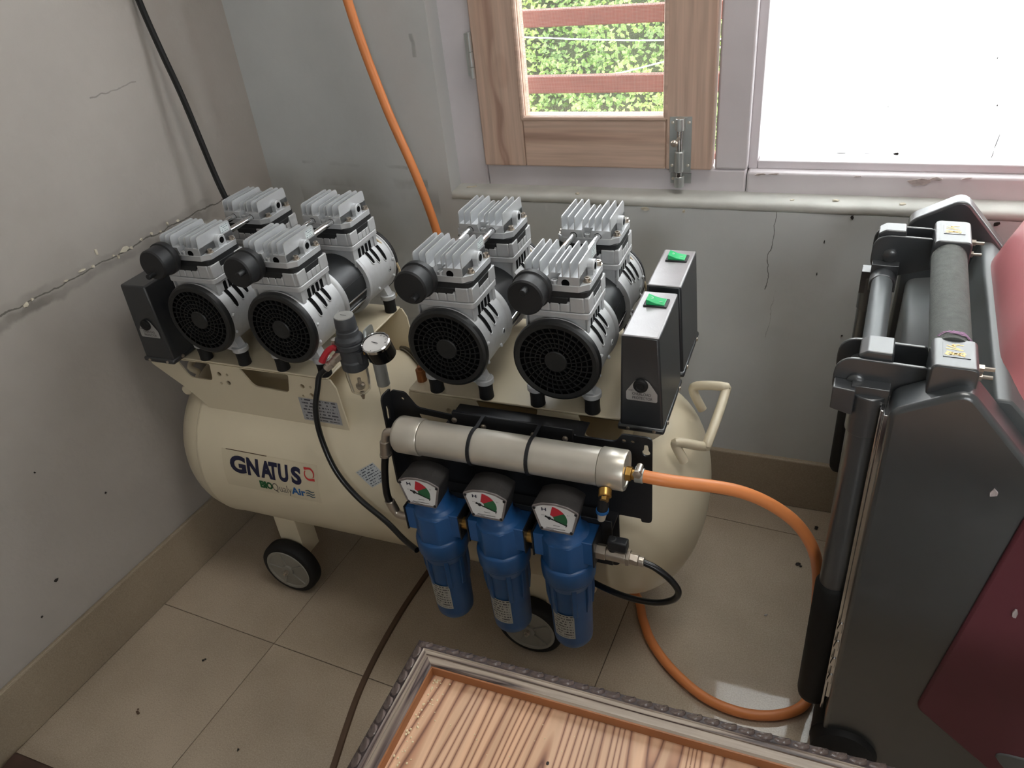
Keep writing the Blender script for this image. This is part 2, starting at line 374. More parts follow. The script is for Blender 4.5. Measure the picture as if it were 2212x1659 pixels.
def rpoly(pts, r, seg=5):
    """round the corners of a polygon; r a number or one per corner"""
    n = len(pts); out = []
    for i in range(n):
        ri = r[i] if isinstance(r, (list, tuple)) else r
        p = Vector(pts[i]).to_2d() if len(pts[i]) > 2 else Vector(pts[i]); a = Vector(pts[i-1]); b = Vector(pts[(i+1) % n])
        if ri <= 0: out.append(tuple(p)); continue
        da = (a-p); db = (b-p); ang = da.angle(db)
        t = min(ri/math.tan(ang/2), da.length*.49, db.length*.49)
        s0 = p+da.normalized()*t; s1 = p+db.normalized()*t
        for k in range(seg+1):
            q = k/seg; out.append(tuple(s0*(1-q)**2+p*2*q*(1-q)+s1*q*q))
    return out
def obj(name, mb, m, parent=None, bevel=0, smooth=True, seg=2, off=None, ang=35, mesh=None):
    """one mesh object; parent given: vertices are in world space minus the thing's base (off)"""
    if mesh is None:
        mesh = bpy.data.meshes.new(name)
        vs = [v-off for v in mb.v] if off is not None else mb.v
        mesh.from_pydata([tuple(v) for v in vs], [], mb.f)
        for mm in (m if isinstance(m, (list, tuple)) else [m]): mesh.materials.append(mm)
        mesh.polygons.foreach_set('material_index', mb.mi)
        if smooth:
            mesh.polygons.foreach_set('use_smooth', [True]*len(mesh.polygons)); mesh.set_sharp_from_angle(angle=R_(ang))
        mesh.update()
    o = bpy.data.objects.new(name, mesh); COL.objects.link(o)
    if parent: o.parent = parent
    if bevel:
        b = o.modifiers.new('bevel', 'BEVEL'); b.width = bevel; b.segments = seg; b.limit_method = 'ANGLE'; b.angle_limit = R_(40); b.harden_normals = False
    return o
def tag(o, label=None, cat=None, group=None, kind=None):
    if label: o['label'] = label
    if cat: o['category'] = cat
    if group: o['group'] = group
    if kind: o['kind'] = kind
    return o
def empty(name, loc=(0, 0, 0), rz=0):
    o = bpy.data.objects.new(name, None); COL.objects.link(o); o.location = loc; o.rotation_euler = (0, 0, rz); o.empty_display_size = .05
    return o
def copy_tree(o, parent=None):
    c = o.copy(); COL.objects.link(c)
    if parent: c.parent = parent
    for ch in list(o.children): copy_tree(ch, c)
    return c
def plate2d(outer, holes, th):
    """flat plate with holes as a mesh in the xy plane, z from 0 to th"""
    cu = bpy.data.curves.new('tmp', 'CURVE'); cu.dimensions = '2D'; cu.fill_mode = 'BOTH'; cu.extrude = th/2
    for loop in [outer]+list(holes):
        sp = cu.splines.new('POLY'); sp.points.add(len(loop)-1)
        for q, p in zip(sp.points, loop): q.co = (p[0], p[1], 0, 1)
        sp.use_cyclic_u = True
    ob = bpy.data.objects.new('tmp', cu); me = bpy.data.meshes.new_from_object(ob)
    for v in me.vertices: v.co.z += th/2
    bpy.data.objects.remove(ob); return me
def text_mesh(body, offset=0.0, cuts=0, space=1.0, extrude=0):
    """lettering as a mesh scaled to the unit box 0..1 x 0..1"""
    cu = bpy.data.curves.new('tmp', 'FONT'); cu.body = body; cu.offset = offset; cu.space_character = space; cu.resolution_u = 4
    ob = bpy.data.objects.new('tmp', cu); me = bpy.data.meshes.new_from_object(ob); bpy.data.objects.remove(ob)
    bm = bmesh.new(); bm.from_mesh(me)
    ys = [v.co.y for v in bm.verts]; xs = [v.co.x for v in bm.verts]; y0, y1, x0, x1 = min(ys), max(ys), min(xs), max(xs)
    for i in range(cuts):
        bmesh.ops.bisect_plane(bm, geom=bm.verts[:]+bm.edges[:]+bm.faces[:], plane_co=(0, y0+(y1-y0)*(i+1)/(cuts+1), 0), plane_no=(0, 1, 0))
    for v in bm.verts: v.co = ((v.co.x-x0)/(x1-x0), (v.co.y-y0)/(y1-y0), 0)
    bm.to_mesh(me); bm.free(); return me
def grid_obj(name, fn, nu, nv, m, parent=None, off=None):
    """surface patch fn(u,v) with uv coordinates"""
    mesh = bpy.data.meshes.new(name); vs = []; fs = []; 
    for j in range(nv+1):
        for i in range(nu+1):
            p = Vector(fn(i/nu, j/nv)); vs.append(tuple(p-off if off is not None else p))
    for j in range(nv):
        for i in range(nu): fs.append((j*(nu+1)+i, j*(nu+1)+i+1, (j+1)*(nu+1)+i+1, (j+1)*(nu+1)+i))
    mesh.from_pydata(vs, [], fs); mesh.materials.append(m); uv = mesh.uv_layers.new(name='UVMap')
    for l in mesh.loops:
        i = l.vertex_index % (nu+1); j = l.vertex_index//(nu+1); uv.data[l.index].uv = (i/nu, j/nv)
    mesh.polygons.foreach_set('use_smooth', [True]*len(mesh.polygons))
    o = bpy.data.objects.new(name, mesh); COL.objects.link(o)
    if parent: o.parent = parent
    return o

# ================================================================== ROOM
WY = 1.325                                              # room face of the back wall
def wl_x(y): return -1.156+.0584*(y-.809)               # room face of the left wall
# floor: base plus 60 cm tiles laid square to the left wall
fb = MB().box((-1.5, -1.8, -.08), (2.0, 1.5, -.0015))
floor = tag(obj('floor', fb, M['grout'], smooth=False), kind='structure')
ta = R_(3.346); ex = Vector((math.cos(ta), -math.sin(ta), 0)); ey = Vector((math.sin(ta), math.cos(ta), 0)); T0 = Vector((-.87, .684, 0))
tile_mesh = None
tmb = MB().box((.0007, .0007, -.012), (.5993, .5993, 0))
first = True
for i in range(-1, 5):
    for j in range(-4, 2):
        c = T0+ex*(.6*i)+ey*(.6*j)
        if first:
            to = obj('floor_tile', tmb, M['tile'], floor, bevel=.0008, smooth=False); tile_mesh = to.data; first = False
        else:
            to = obj('floor_tile', None, None, floor, bevel=.0008, mesh=tile_mesh)
        # cut the row under the left wall short by sliding it under the wall
        to.location = c; to.rotation_euler = (0, 0, -ta)
# walls
mb = MB()
mb.prism([(wl_x(-1.8), -1.8), (wl_x(1.5), 1.5), (wl_x(1.5)-.12, 1.5), (wl_x(-1.8)-.12, -1.8)], 'z', -.05, 2.5)
wall_l = tag(obj('wall_left', mb, M['wall_l'], smooth=False), kind='structure')
OX0, OX1, OZ0, OZ1 = -.690, .86, .648, 1.90
outer = [(-1.28, -.05), (2.0, -.05), (2.0, 2.5), (-1.28, 2.5)]
hole = rpoly([(OX0, OZ0), (OX1, OZ0), (OX1, OZ1), (OX0, OZ1)], .018, 4)
me = plate2d(outer, [hole], .16)
mb = MB().mesh(me, lambda c: Vector((c.x, WY+c.z, c.y)))
wall_b = tag(obj('wall_back', mb, M['wall_b'], bevel=.012, seg=3, smooth=True), kind='structure')
mb = MB().box((1.95, -1.8, -.05), (2.07, 1.5, 2.5)); tag(obj('wall_right', mb, M['plain'], smooth=False), kind='structure')
me = plate2d([(-1.5, -.05), (2.0, -.05), (2.0, 2.5), (-1.5, 2.5)], [[(.50, 1.0), (1.25, 1.0), (1.25, 1.6), (.50, 1.6)]], .12)  # opening behind the camera is added to let in fill daylight
mb = MB().mesh(me, lambda c: Vector((c.x, -1.8+c.z, c.y))); tag(obj('wall_front', mb, M['plain'], smooth=False), kind='structure')
mb = MB().box((-1.5, -1.8, 2.5), (2.07, 1.5, 2.6)); tag(obj('ceiling', mb, M['plain'], smooth=False), kind='structure')
# skirting tiles
mb = MB().box((-1.2, WY-.010, 0), (1.95, WY+.01, .122)); tag(obj('baseboard_back', mb, M['skirt'], bevel=.003, smooth=False), kind='structure')
mb = MB().prism([(wl_x(-1.7), -1.7), (wl_x(-1.7)+.010, -1.7), (wl_x(1.32)+.010, 1.32), (wl_x(1.32), 1.32)], 'z', 0, .122)
tag(obj('baseboard_left', mb, M['skirt'], bevel=.003, smooth=False), kind='structure')
# plaster sill with a slightly uneven front lip
mb = MB(); n = 60; vs = []; fs = []
for i in range(n+1):
    x = OX0+.001+(OX1-OX0-.002)*i/n; w = rnd.uniform(-.0012, .0012); y0 = WY-.0012+w*.8
    prof = [(y0+.003, .6475+rnd.uniform(-.001, .001)), (y0, .651), (y0, .6585), (y0+.005, .6635+w*.5), (WY+.03, .6645), (WY+.062, .665), (WY+.062, .6475)]
    vs += [(x, p[0], p[1]) for p in prof]
k = 7
for i in range(n):
    for j in range(k): fs.append((i*k+j, i*k+(j+1) % k, (i+1)*k+(j+1) % k, (i+1)*k+j))
fs += [tuple(range(k)), tuple(n*k+j for j in reversed(range(k)))]
mb.add(vs, fs); tag(obj('trim_1', mb, M['sill'], ang=60), kind='structure')
# peeled paint flakes along the crack of the left wall and on the sill
def flake(name, c, u, v, nrm, su, sv, parent, m=None):
    k = rnd.randint(6, 9); ph = rnd.random()*6
    pts = [(math.cos(ph+2*math.pi*i/k)*rnd.uniform(.45, 1), math.sin(ph+2*math.pi*i/k)*rnd.uniform(.45, 1)) for i in range(k)]
    c = Vector(c); vs = [c+u*(p[0]*su)+v*(p[1]*sv) for p in pts]; vs += [q+nrm*rnd.uniform(.0008, .003) for q in vs]
    fs = [tuple(range(k, 2*k)), tuple(reversed(range(k)))]+[(i, (i+1) % k, k+(i+1) % k, k+i) for i in range(k)]
    return obj(name, MB().add(vs, fs), m or M['flake'], parent, smooth=False)
du = Vector((.0584, .9983, 0)); dn = Vector((.9983, -.0584, 0)); uz = Vector((0, 0, 1))
for y, dz, su, sv in [(.722, .000, .007, .005), (.735, .003, .004, .003), (.80, .004, .005, .002), (.835, .007, .010, .0022), (.855, .004, .004, .003), (.872, .024, .003, .009),
                      (.90, .004, .004, .003), (.908, -.002, .003, .005), (.925, .004, .011, .006), (.94, .002, .005, .003), (.965, .006, .004, .004), (.99, .008, .004, .004), (1.01, .003, .003, .003), (1.03, .010, .003, .005), (1.055, .006, .004, .003)]:
    z = .678+.012*(y-.8)+dz
    flake('paint_flake', (wl_x(y), y, z), du, uz, dn, su, sv, wall_l)
for y, z, su, sv in [(.553, .220, .006, .004), (.505, .179, .003, .003), (.70, .30, .0025, .002), (.92, .545, .003, .002), (.61, .42, .002, .002)]:
    flake('wall_speck', (wl_x(y), y, z), du, uz, dn, su, sv, wall_l, M['dirt'])
for x, z, su, sv in [(.010, .599, .0013, .004), (.005, .538, .0013, .004), (.048, .645, .003, .005), (.061, .419, .002, .002), (.257, .644, .008, .004)]:
    flake('wall_speck', (x, WY, z), Vector((1, 0, .2)), uz, Vector((0, -1, 0)), su, sv, wall_b, M['dirt'])
for x, z, su, sv in [(-.30, .645, .010, .006), (-.23, .644, .004, .004)]:
    flake('paint_flake', (x, WY-.0005, z), Vector((1, 0, 0)), uz, Vector((0, -1, 0)), su, sv, wall_b)
for x, y, su, sv in [(-.655, 1.352, .014, .003), (-.43, 1.334, .006, .003), (.02, 1.345, .008, .004), (-.05, 1.34, .005, .002), (.12, 1.338, .007, .003)]:
    flake('paint_flake', (x, y, .6645), Vector((.9, .4, 0)), Vector((-.4, .9, 0)), uz, su, sv, wall_b)

# ------------------------------------------------------------------ window 1: pine sash with insect screen in a painted frame
FY = 1.372                                              # room face of the painted frame
w1 = tag(empty('window_1', (-.40, FY, .665)), kind='structure')
B = Vector((-.40, FY, .665))
mb = MB()
mb.box((-.694, FY, .655), (-.6275, FY+.06, 1.895)); mb.box((-.6275, FY+.002, .655), (-.132, FY+.06, .7045)); mb.box((-.187, FY, .7045), (-.131, FY+.06, 1.895)); mb.box((-.694, FY, 1.84), (-.131, FY+.06, 1.895))
obj('frame', mb, M['frame'], w1, bevel=.004, off=B)
SY0, SY1 = FY-.012, FY+.024
sx0, sx1, sz0, sz1 = -.6255, -.1905, .7065, 1.835
ix0, ix1, iz0, iz1 = -.540, -.272, .795, 1.75
for a, b_ in ((sx0, ix0), (ix1, sx1)):
    mb = MB().box((a, SY0, sz0), (b_, SY1, sz1)); o = obj('sash_stile', mb, M['pine'], w1, bevel=.003, off=B)
for a, b_ in ((sz0, iz0), (iz1, sz1)):
    mb = MB().box((ix0, SY0+.0006, a), (ix1, SY1, b_)); obj('sash_rail', mb, M['pine_h'], w1, bevel=.003, off=B)
mb = MB()                                               # moulded bead round the opening
for p in ([(ix0, iz0), (ix1, iz0)], [(ix0, iz0), (ix0, iz1)], [(ix1, iz0), (ix1, iz1)]):
    (xa, za), (xb, zb) = p
    mb.tube([(xa, SY0+.004, za), (xb, SY0+.004, zb)], .0052, 10)
    mb.box((min(xa, xb)-.004, SY0+.012, min(za, zb)-.004), (max(xa, xb)+.004, SY1, max(za, zb)+.004))
obj('glazing_bead', mb, M['pine_h'], w1, off=B)
mb = MB()                                               # insect screen: real wires
pitch, wr = .0021, .00022; ys = SY0+.022
x = ix0
while x < ix1:
    mb.add([(x-wr, ys, iz0), (x+wr, ys, iz0), (x+wr, ys, iz1), (x-wr, ys, iz1)], [(0, 1, 2, 3)]); x += pitch
z = iz0
while z < iz1:
    mb.add([(ix0, ys+.0003, z-wr), (ix1, ys+.0003, z-wr), (ix1, ys+.0003, z+wr), (ix0, ys+.0003, z+wr)], [(0, 1, 2, 3)]); z += pitch
tag(obj('insect_screen', mb, M['wire'], w1, smooth=False, off=B), kind='stuff')
mb = MB()                                               # butt hinge
for a, b_ in ((.869, .889), (.8895, .915), (.9155, .948)): mb.cyl((-.6275, SY0-.004, a), (-.6275, SY0-.004, b_), .0045, n=14, ch=.0006)
mb.box((-.640, SY0+.003, .872), (-.628, SY0+.0125, .945))
obj('hinge', mb, M['zinc'], w1, off=B)
# tower bolt on the right stile
tb = MB().prism(rpoly([(-.2645, .702), (-.2265, .702), (-.2265, .7995), (-.2645, .7995)], .001), 'y', SY0-.0018, SY0)
tbo = obj('tower_bolt', tb, M['zinc'], w1, off=B)
mb = MB(); bx = -.2455; by = SY0-.0085
mb.cyl((bx, by, .778), (bx, by, .799), .0082, n=20, ch=.001); mb.cyl((bx, by, .7055), (bx, by, .742), .0082, n=20, ch=.001)
for z0, z1 in ((.779, .798), (.7065, .741)): mb.box((bx-.011, SY0-.003, z0), (bx+.011, SY0-.001, z1))
obj('bolt_guide', mb, M['zinc'], tbo, off=B)
mb = MB().cyl((bx, by, .690), (bx, by, .797), .0052, n=16, ch=.0008); obj('bolt_rod', mb, M['chrome'], tbo, off=B)
mb = MB().cyl((bx, by-.002, .766), (bx-.004, by-.020, .763), .003, n=12); mb.lathe([(.003, 0), (.006, .002), (.0062, .006), (.004, .009), (0, .0095)], (bx-.004, by-.019, .763), (-.25, -1, -.1), 16)
obj('bolt_knob', mb, M['nickel'], tbo, off=B)
mb = MB().cyl((bx, by+.003, .677), (bx, by+.003, .697), .0088, n=20, ch=.001).box((-.264, FY-.002, .6785), (-.227, FY+.0005, .6965))
obj('bolt_keeper', mb, M['zinc'], tbo, off=B)
for x, z in ((-.2595, .790), (-.2315, .790), (-.2595, .715), (-.2315, .715)):
    obj('screw', MB().lathe([(.0028, 0), (.0028, .0008), (0, .0016)], (x, SY0-.0016, z), (0, -1, 0), 12), M['steel'], tbo, off=B)
obj('screw', MB().lathe([(.0028, 0), (.0028, .0008), (0, .0016)], (-.2595, FY-.0018, .687), (0, -1, 0), 12), M['steel'], tbo, off=B)

# ------------------------------------------------------------------ window 2: stepped painted frame with a bright frosted pane
w2 = tag(empty('window_2', (.36, FY, .665)), kind='structure'); B = Vector((.36, FY, .665))
mb = MB()
mb.box((-.1305, FY+.001, .655), (.86, FY+.06, .7005)); mb.box((.80, FY, .7005), (.865, FY+.06, 1.895)); mb.box((-.131, FY, 1.84), (.80, FY+.06, 1.895))
obj('frame', mb, M['frame'], w2, bevel=.004, off=B)
mb = MB()
mb.box((-.132, FY+.022, .700), (-.116, FY+.062, 1.84)); mb.box((-.116, FY+.022, .700), (.80, FY+.062, .7145)); mb.box((.784, FY+.022, .7145), (.80, FY+.062, 1.84)); mb.box((-.116, FY+.022, 1.826), (.784, FY+.062, 1.84))
obj('glazing_rebate', mb, M['frame'], w2, bevel=.002, off=B)
mb = MB().box((-.118, FY+.050, .712), (.786, FY+.054, 1.828)); obj('frosted_pane', mb, M['frost'], w2, smooth=False, off=B)
for x, z, su, sv in [(.104, .7215, .006, .003), (.02, .722, .012, .0006), (.06, .722, .010, .0005), (.247, .745, .0008, .018), (.245, .722, .0007, .010), (.235, .80, .0012, .0016), (.08, .80, .0006, .006), (.22, .87, .0006, .003)]:
    flake('dirt_mark', (x, FY+.0498, z), Vector((1, 0, .0)), Vector((.12, 0, 1)), Vector((0, -1, 0)), su, sv, w2, M['dirt']).location = -B

for x, z, su, sv in [(.140, .692, .022, .007), (.165, .697, .012, .004), (-.108, .698, .012, .003), (-.085, .699, .010, .002), (.05, .698, .008, .0018), (.21, .699, .009, .0018)]:
    flake('paint_chip', (x, FY+.0005, z), Vector((1, 0, .08)), Vector((0, 0, 1)), Vector((0, -1, 0)), su, sv, w2, M['barewood']).location = -B
# ================================================================== OUTSIDE
gm = MB().box((-9, 1.9, -3.2), (9, 40, -3.0)); tag(obj('ground_outside', gm, M['bark'], smooth=False), kind='structure')
def hill_y(x, z): return 5.3+.42*(z+1.5)+.25*math.sin(x*1.7)+.15*math.sin(z*3.1+x)
mb = MB(); nu, nv = 30, 20; vs = []; fs = []
for j in range(nv+1):
    for i in range(nu+1):
        x = -6+9*i/nu; z = -3.0+6.2*j/nv; vs.append((x, hill_y(x, z)+.25, z))
for j in range(nv):
    for i in range(nu): fs.append((j*(nu+1)+i, j*(nu+1)+i+1, (j+1)*(nu+1)+i+1, (j+1)*(nu+1)+i))
mb.add(vs, fs); tag(obj('hillside', mb, M['bark']), kind='structure')
mb = MB()
for k in range(40000):
    x = rnd.uniform(-4.2, .9); z = rnd.uniform(-1.7, 2.2); y = hill_y(x, z)+rnd.uniform(-.12, .16)-.16*math.sin(x*6.1+1.7*math.sin(z*4))*math.sin(z*7.3+x*2)
    a = Vector((rnd.gauss(0, 1), rnd.gauss(0, .6)-.3, rnd.gauss(0, .8)-.2)).normalized(); n = Vector((rnd.gauss(0, .6), -1, rnd.gauss(.7, .5)))
    b = a.cross(n).normalized(); L = rnd.uniform(.025, .06); w = L*.34; c = Vector((x, y, z)); dd = a.cross(b)*L*.12
    mb.add([c, c+a*L*.45+b*w+dd, c+a*L, c+a*L*.45-b*w+dd], [(0, 1, 2), (0, 2, 3)])
tag(obj('hillside_foliage', mb, M['leaf'], smooth=False), 'bright green bank of small leaves seen through the insect screen', 'foliage', kind='stuff')
rail = tag(empty('balcony_railing', (-.6, 2.0, -.3)), 'red brown painted railing with two flat bars outside the window', 'railing'); B = Vector((-.6, 2.0, -.3))
for z0, z1 in ((.853, .893), (.692, .734), (.50, .54), (.30, .34)):
    obj('rail_bar', MB().box((-2.6, 1.99, z0), (1.6, 2.02, z1)), M['brownbar'], rail, bevel=.003, off=B)
for x in (-2.6, -1.55, .25, 1.58): obj('rail_post', MB().box((x, 2.02, -.6), (x+.045, 2.06, 1.0)), M['brownbar'], rail, bevel=.003, off=B)
obj('rail_footing', MB().box((-2.7, 1.95, -.7), (1.7, 2.12, -.6)), M['sill'], rail, bevel=.004, off=B)
gb = MB().box((-2.9, 1.49, -.9), (1.9, 2.2, -.7)); tag(obj('balcony_slab', gb, M['sill'], smooth=False), kind='structure')
tag(obj('overhead_wire', MB().tube([(-4.0, 3.5, .86), (-2.4, 3.5, .66), (-1.36, 3.5, .584), (-.7, 3.5, .549), (0, 3.5, .56), (1.4, 3.5, .64)], .0035, 6), M['wire']), 'pale overhead wire sagging between the two red railing bars', 'wire')
tag(obj('overhead_wire', MB().tube([(-2.6, 3.6, .39), (-1.7, 3.6, .372), (-1.15, 3.6, .375), (-.95, 3.6, .398), (-.72, 3.6, .446), (.9, 3.6, .80)], .0035, 6), M['wire']), 'pale wire rising to the right just above the lower red railing bar', 'wire')

# ================================================================== AIR COMPRESSOR
CB = Vector((-.63, .976, 0))
comp = tag(empty('air_compressor', CB), 'cream horizontal tank air compressor with four silver twin-head motors on wheels', 'compressor')
TY, TZ, TR = .976, .289, .18
def cpart(name, mb, m, parent=comp, **k): return obj(name, mb, m, parent, off=CB, **k)
def on_tank(x, deg, lift=.0006):
    a = R_(deg); return Vector((x, TY-(TR+lift)*math.cos(a), TZ+(TR+lift)*math.sin(a)))
# tank: cylinder with two dished heads and weld seams
prof = []
XL, XR, DL, DR = -1.016, -.240, .112, .120
for i in range(15):
    t = math.pi/2*i/14; prof.append((TR*math.sin(t)**.92 if i else 0, XL-DL*math.cos(t)))
prof += [(TR, XL-.004), (TR+.0014, XL-.002), (TR+.0014, XL+.003), (TR, XL+.006), (TR, -.63), (TR, XR-.006), (TR+.0014, XR-.003), (TR+.0014, XR+.002), (TR, XR+.004)]
for i in range(1, 15):
    t = math.pi/2*i/14; prof.append((TR*math.cos(t)**.92 if i < 14 else 0, XR+.004+DR*math.sin(t)))
mb = MB().lathe([(r, h) for r, h in prof], (0, TY, TZ), (1, 0, 0), 72, caps=False)
tank = cpart('tank', mb, M['cream'], ang=50)
# drain boss under the right end, leg boss
mb = MB().cyl((-.30, TY-.10, TZ-.165), (-.30, TY-.105, TZ-.135), .016); cpart('drain_boss', mb, M['cream'], tank, bevel=.001)
# motor platforms: top sheet and two skirts with cut-outs, welded on the tank
def platform(x0, x1, left):
    yf, yb, zt = .8485, 1.102, .52
    f = (lambda x: x) if left else (lambda x: x1-(x-x0))
    if left:
        outer = rpoly([(x0, zt-.004), (x0, zt-.022), (-1.035, .452), (-.993, .412), (-.698, .412), (-.704, .50), (-.712, zt-.004)], [0, .006, .01, .01, 0, .004, 0])
        cut = [rpoly([(-1.035, .514), (-.960, .5155), (-.966, .479), (-1.018, .479)], [.002, .004, .010, .016]), rpoly([(-.897, .514), (-.794, .5155), (-.803, .478), (-.876, .480)], [.002, .004, .010, .018])]
        dots = [(-.946, .4955, .0045), (-.9285, .4965, .0026), (-.931, .4795, .0045), (-.948, .4765, .0026), (-.7715, .4955, .0045), (-.755, .496, .0026), (-.757, .4795, .0045), (-.775, .4755, .0026)]
    else:
        outer = [(x0, zt-.004), (x0, .412), (-.27, .412), (x1, .505), (x1, zt-.004)]
        cut = [rpoly([(-.452, .516), (-.352, .516), (-.360, .478), (-.440, .478)], [.002, .002, .01, .01]), rpoly([(-.291, .516), (-.205, .516), (-.215, .478), (-.280, .478)], [.002, .002, .01, .01])]
        dots = [(-.50, .49, .0045), (-.485, .476, .0026)]
    holes = cut+[[(cx+r*math.cos(2*math.pi*k/12), cz+r*math.sin(2*math.pi*k/12)) for k in range(12)] for cx, cz, r in dots]
    top = MB().prism(rpoly([(x0, yf), (x1, yf), (x1, yb), (x0, yb)], .004), 'z', zt-.0035, zt)
    pf = cpart('motor_platform', top, M['cream'], bevel=.0012)
    me = plate2d(outer, holes, .003)
    cpart('platform_skirt', MB().mesh(me, lambda c: Vector((c.x, yf+.003-c.z, c.y))), M['cream'], pf, ang=30)
    me = plate2d(outer, holes[:2], .003)
    cpart('platform_skirt', MB().mesh(me, lambda c: Vector((c.x, yb-c.z, c.y))), M['cream'], pf, ang=30)
    return pf
platform(-1.098, -.715, True); platform(-.566, -.167, False)
mb = MB().cyl((-1.046, .862, .443), (-1.046, .852, .443), .010, ch=.002).box((-1.05, .858, .436), (-1.02, .88, .45)); cpart('lug', mb, M['cream'], bevel=.002)

# ---- one motor, built once around its own base centre, copied to four places
mot = obj('motor', MB(), M['stator'], comp)             # its mesh (the black stator) is filled in below
mot_loc = Vector((-.312, .969, .52))
def mp(name, mb, m, **k): return obj(name, mb, m, mot, **k)
AZ = .0935
mb = MB().lathe([(.0545, -.040), (.0545, .040)], (0, 0, AZ), (0, 1, 0), 48)
for a in (200, 235, 270, 305, 335, 160, 20, -8, -32): mb.box((-.0006, -.039, .0542), (.0006, .039, .0556), T=Matrix.Translation((0, 0, AZ)) @ Matrix.Rotation(R_(90-a), 4, 'Y'))
me_ = bpy.data.meshes.new('motor'); me_.from_pydata([tuple(v) for v in mb.v], [], mb.f); me_.materials.append(M['stator'])
me_.polygons.foreach_set('use_smooth', [True]*len(me_.polygons)); me_.set_sharp_from_angle(angle=R_(35)); mot.data = me_
mb = MB()
for a in (-6, -26, 186, 206): 
    x, z = .0565*math.cos(R_(a)), AZ+.0565*math.sin(R_(a)); mb.cyl((x, -.042, z), (x, .042, z), .0014, n=8)
mp('tie_rod', mb, M['chrome'])
def surf_capsule(mb, y, a0, a1, hw, R, lift, mi, sgn=1):
    """a capsule slot on the crankcase: long side round the circumference"""
    pts = []
    da = hw/R*57.3
    for k in range(9): t = math.pi*k/8; pts.append((y-hw*math.cos(t), a1+da*math.sin(t)))
    for k in range(9): t = math.pi*k/8; pts.append((y+hw*math.cos(t), a0-da*math.sin(t)))
    return [(q[0], q[1]) for q in pts]
def crank(s):
    """crankcase at the front (s=-1) or the back (s=+1)"""
    mb = MB(); Y = lambda y: s*y
    pr = [(.0530, .124), (.0605, .1245), (.0618, .128), (.0618, .1255), (.0600, .1245), (.0592, .044), (.0610, .042), (.0622, .039), (.0622, .034), (.0560, .034)]
    mb.lathe([(r, Y(h)) for r, h in (pr if s > 0 else pr)], (0, 0, AZ), (0, 1, 0), 56)
    # slots (dark, with a raised rim) on the right flank, small round port, screws
    for yy, a0, a1 in ((.104, 17, 52), (.085, 22, 48), (.070, 26, 50)):
        for sgn in (1, -1):
            c = surf_capsule(None, Y(yy), a0, a1, .0042, .06, 0, 0)
            def P(q, R): a = R_(q[1]); return Vector((sgn*R*math.cos(a), q[0], AZ+R*math.sin(a)))
            rim = [P(q, .0602) for q in c]
            mb.tube(rim+[rim[0]], .0011, 6, sub=1, caps=False)
            # dark fill as two strips following the curve
            vs = []; fs = []; hw = .0040; da = hw/.06*57.3
            for k in range(13):
                an = a0-da+(a1-a0+2*da)*k/12; w_ = hw*math.sqrt(max(0, 1-((a0-an)/da)**2)) if an < a0 else (hw*math.sqrt(max(0, 1-((an-a1)/da)**2)) if an > a1 else hw)
                vs += [P((Y(yy)-w_, an), .06030), P((Y(yy)+w_, an), .06030)]
            mb.add(vs, [(2*k, 2*k+1, 2*k+3, 2*k+2) for k in range(12)], 1)
    for a, yy, r in ((-4, .064 if s < 0 else .108, .0048),):
        p = Vector((.0595*math.cos(R_(a)), Y(yy), AZ+.0595*math.sin(R_(a)))); n = Vector((math.cos(R_(a)), 0, math.sin(R_(a))))
        mb.lathe([(r, 0), (r, .0022), (r-.0016, .0022)], p-n*.001, n, 16, 0, caps=False); mb.lathe([(r-.0012, .0012), (0, .0012)], p-n*.001, n, 16, 1, caps=False)
    for a, yy in ((-22, .122), (-24, .07), (8, .1225)):
        p = Vector((.060*math.cos(R_(a)), Y(yy), AZ+.060*math.sin(R_(a)))); n = Vector((math.cos(R_(a)), 0, math.sin(R_(a))))
        mb.lathe([(.003, 0), (.003, .002), (.0015, .0035), (0, .0037)], p, n, 10)
    # feet ears
    for x in (-.0415, .0415):
        mb.lathe([(.0128, .0270), (.0138, .0280), (.0138, .0345), (.0125, .0358), (.0060, .0358), (0, .0358)], (x, Y(.112), 0), (0, 0, 1), 22)
        mb.prism([(x*.35, .032), (x*1.05, .0275), (x*1.15, .0345), (x*.95, .056)], 'y', Y(.104), Y(.120))
        mb.lathe([(.0035, .0355), (.0035, .038), (0, .038)], (x, Y(.112), 0), (0, 0, 1), 10)
    # neck under the cylinder
    yc = Y(.083) if s < 0 else .070
    nk = rpoly([(-.042, -.037), (.042, -.037), (.042, .037), (-.042, .037)], .006, 3)
    mb.prism([(x, y+yc) for x, y in nk], 'z', .095, .1555)
    for sx in (-1, 1):                                  # ports in the neck side, their inner shade painted as dark fills
        for k in range(4):
            y0 = yc-.021+k*.0115; pol = rpoly([(y0, .128), (y0+.0075, .128), (y0+.0075, .151), (y0, .151)], .0022, 2)
            mb.prism(pol, 'x', sx*.0415, sx*.04225, 1)
        for yy in (-.0345, .0345): mb.box((min(sx*.0418, sx*.0440), yc+yy-.004, .118), (max(sx*.0418, sx*.0440), yc+yy+.004, .1555))
        mb.box((min(sx*.041, sx*.0432), yc-.027, .118), (max(sx*.041, sx*.0432), yc+.027, .127))
    return mp('crankcase', mb, [M['alu_rough'], M['dark']], ang=32), yc
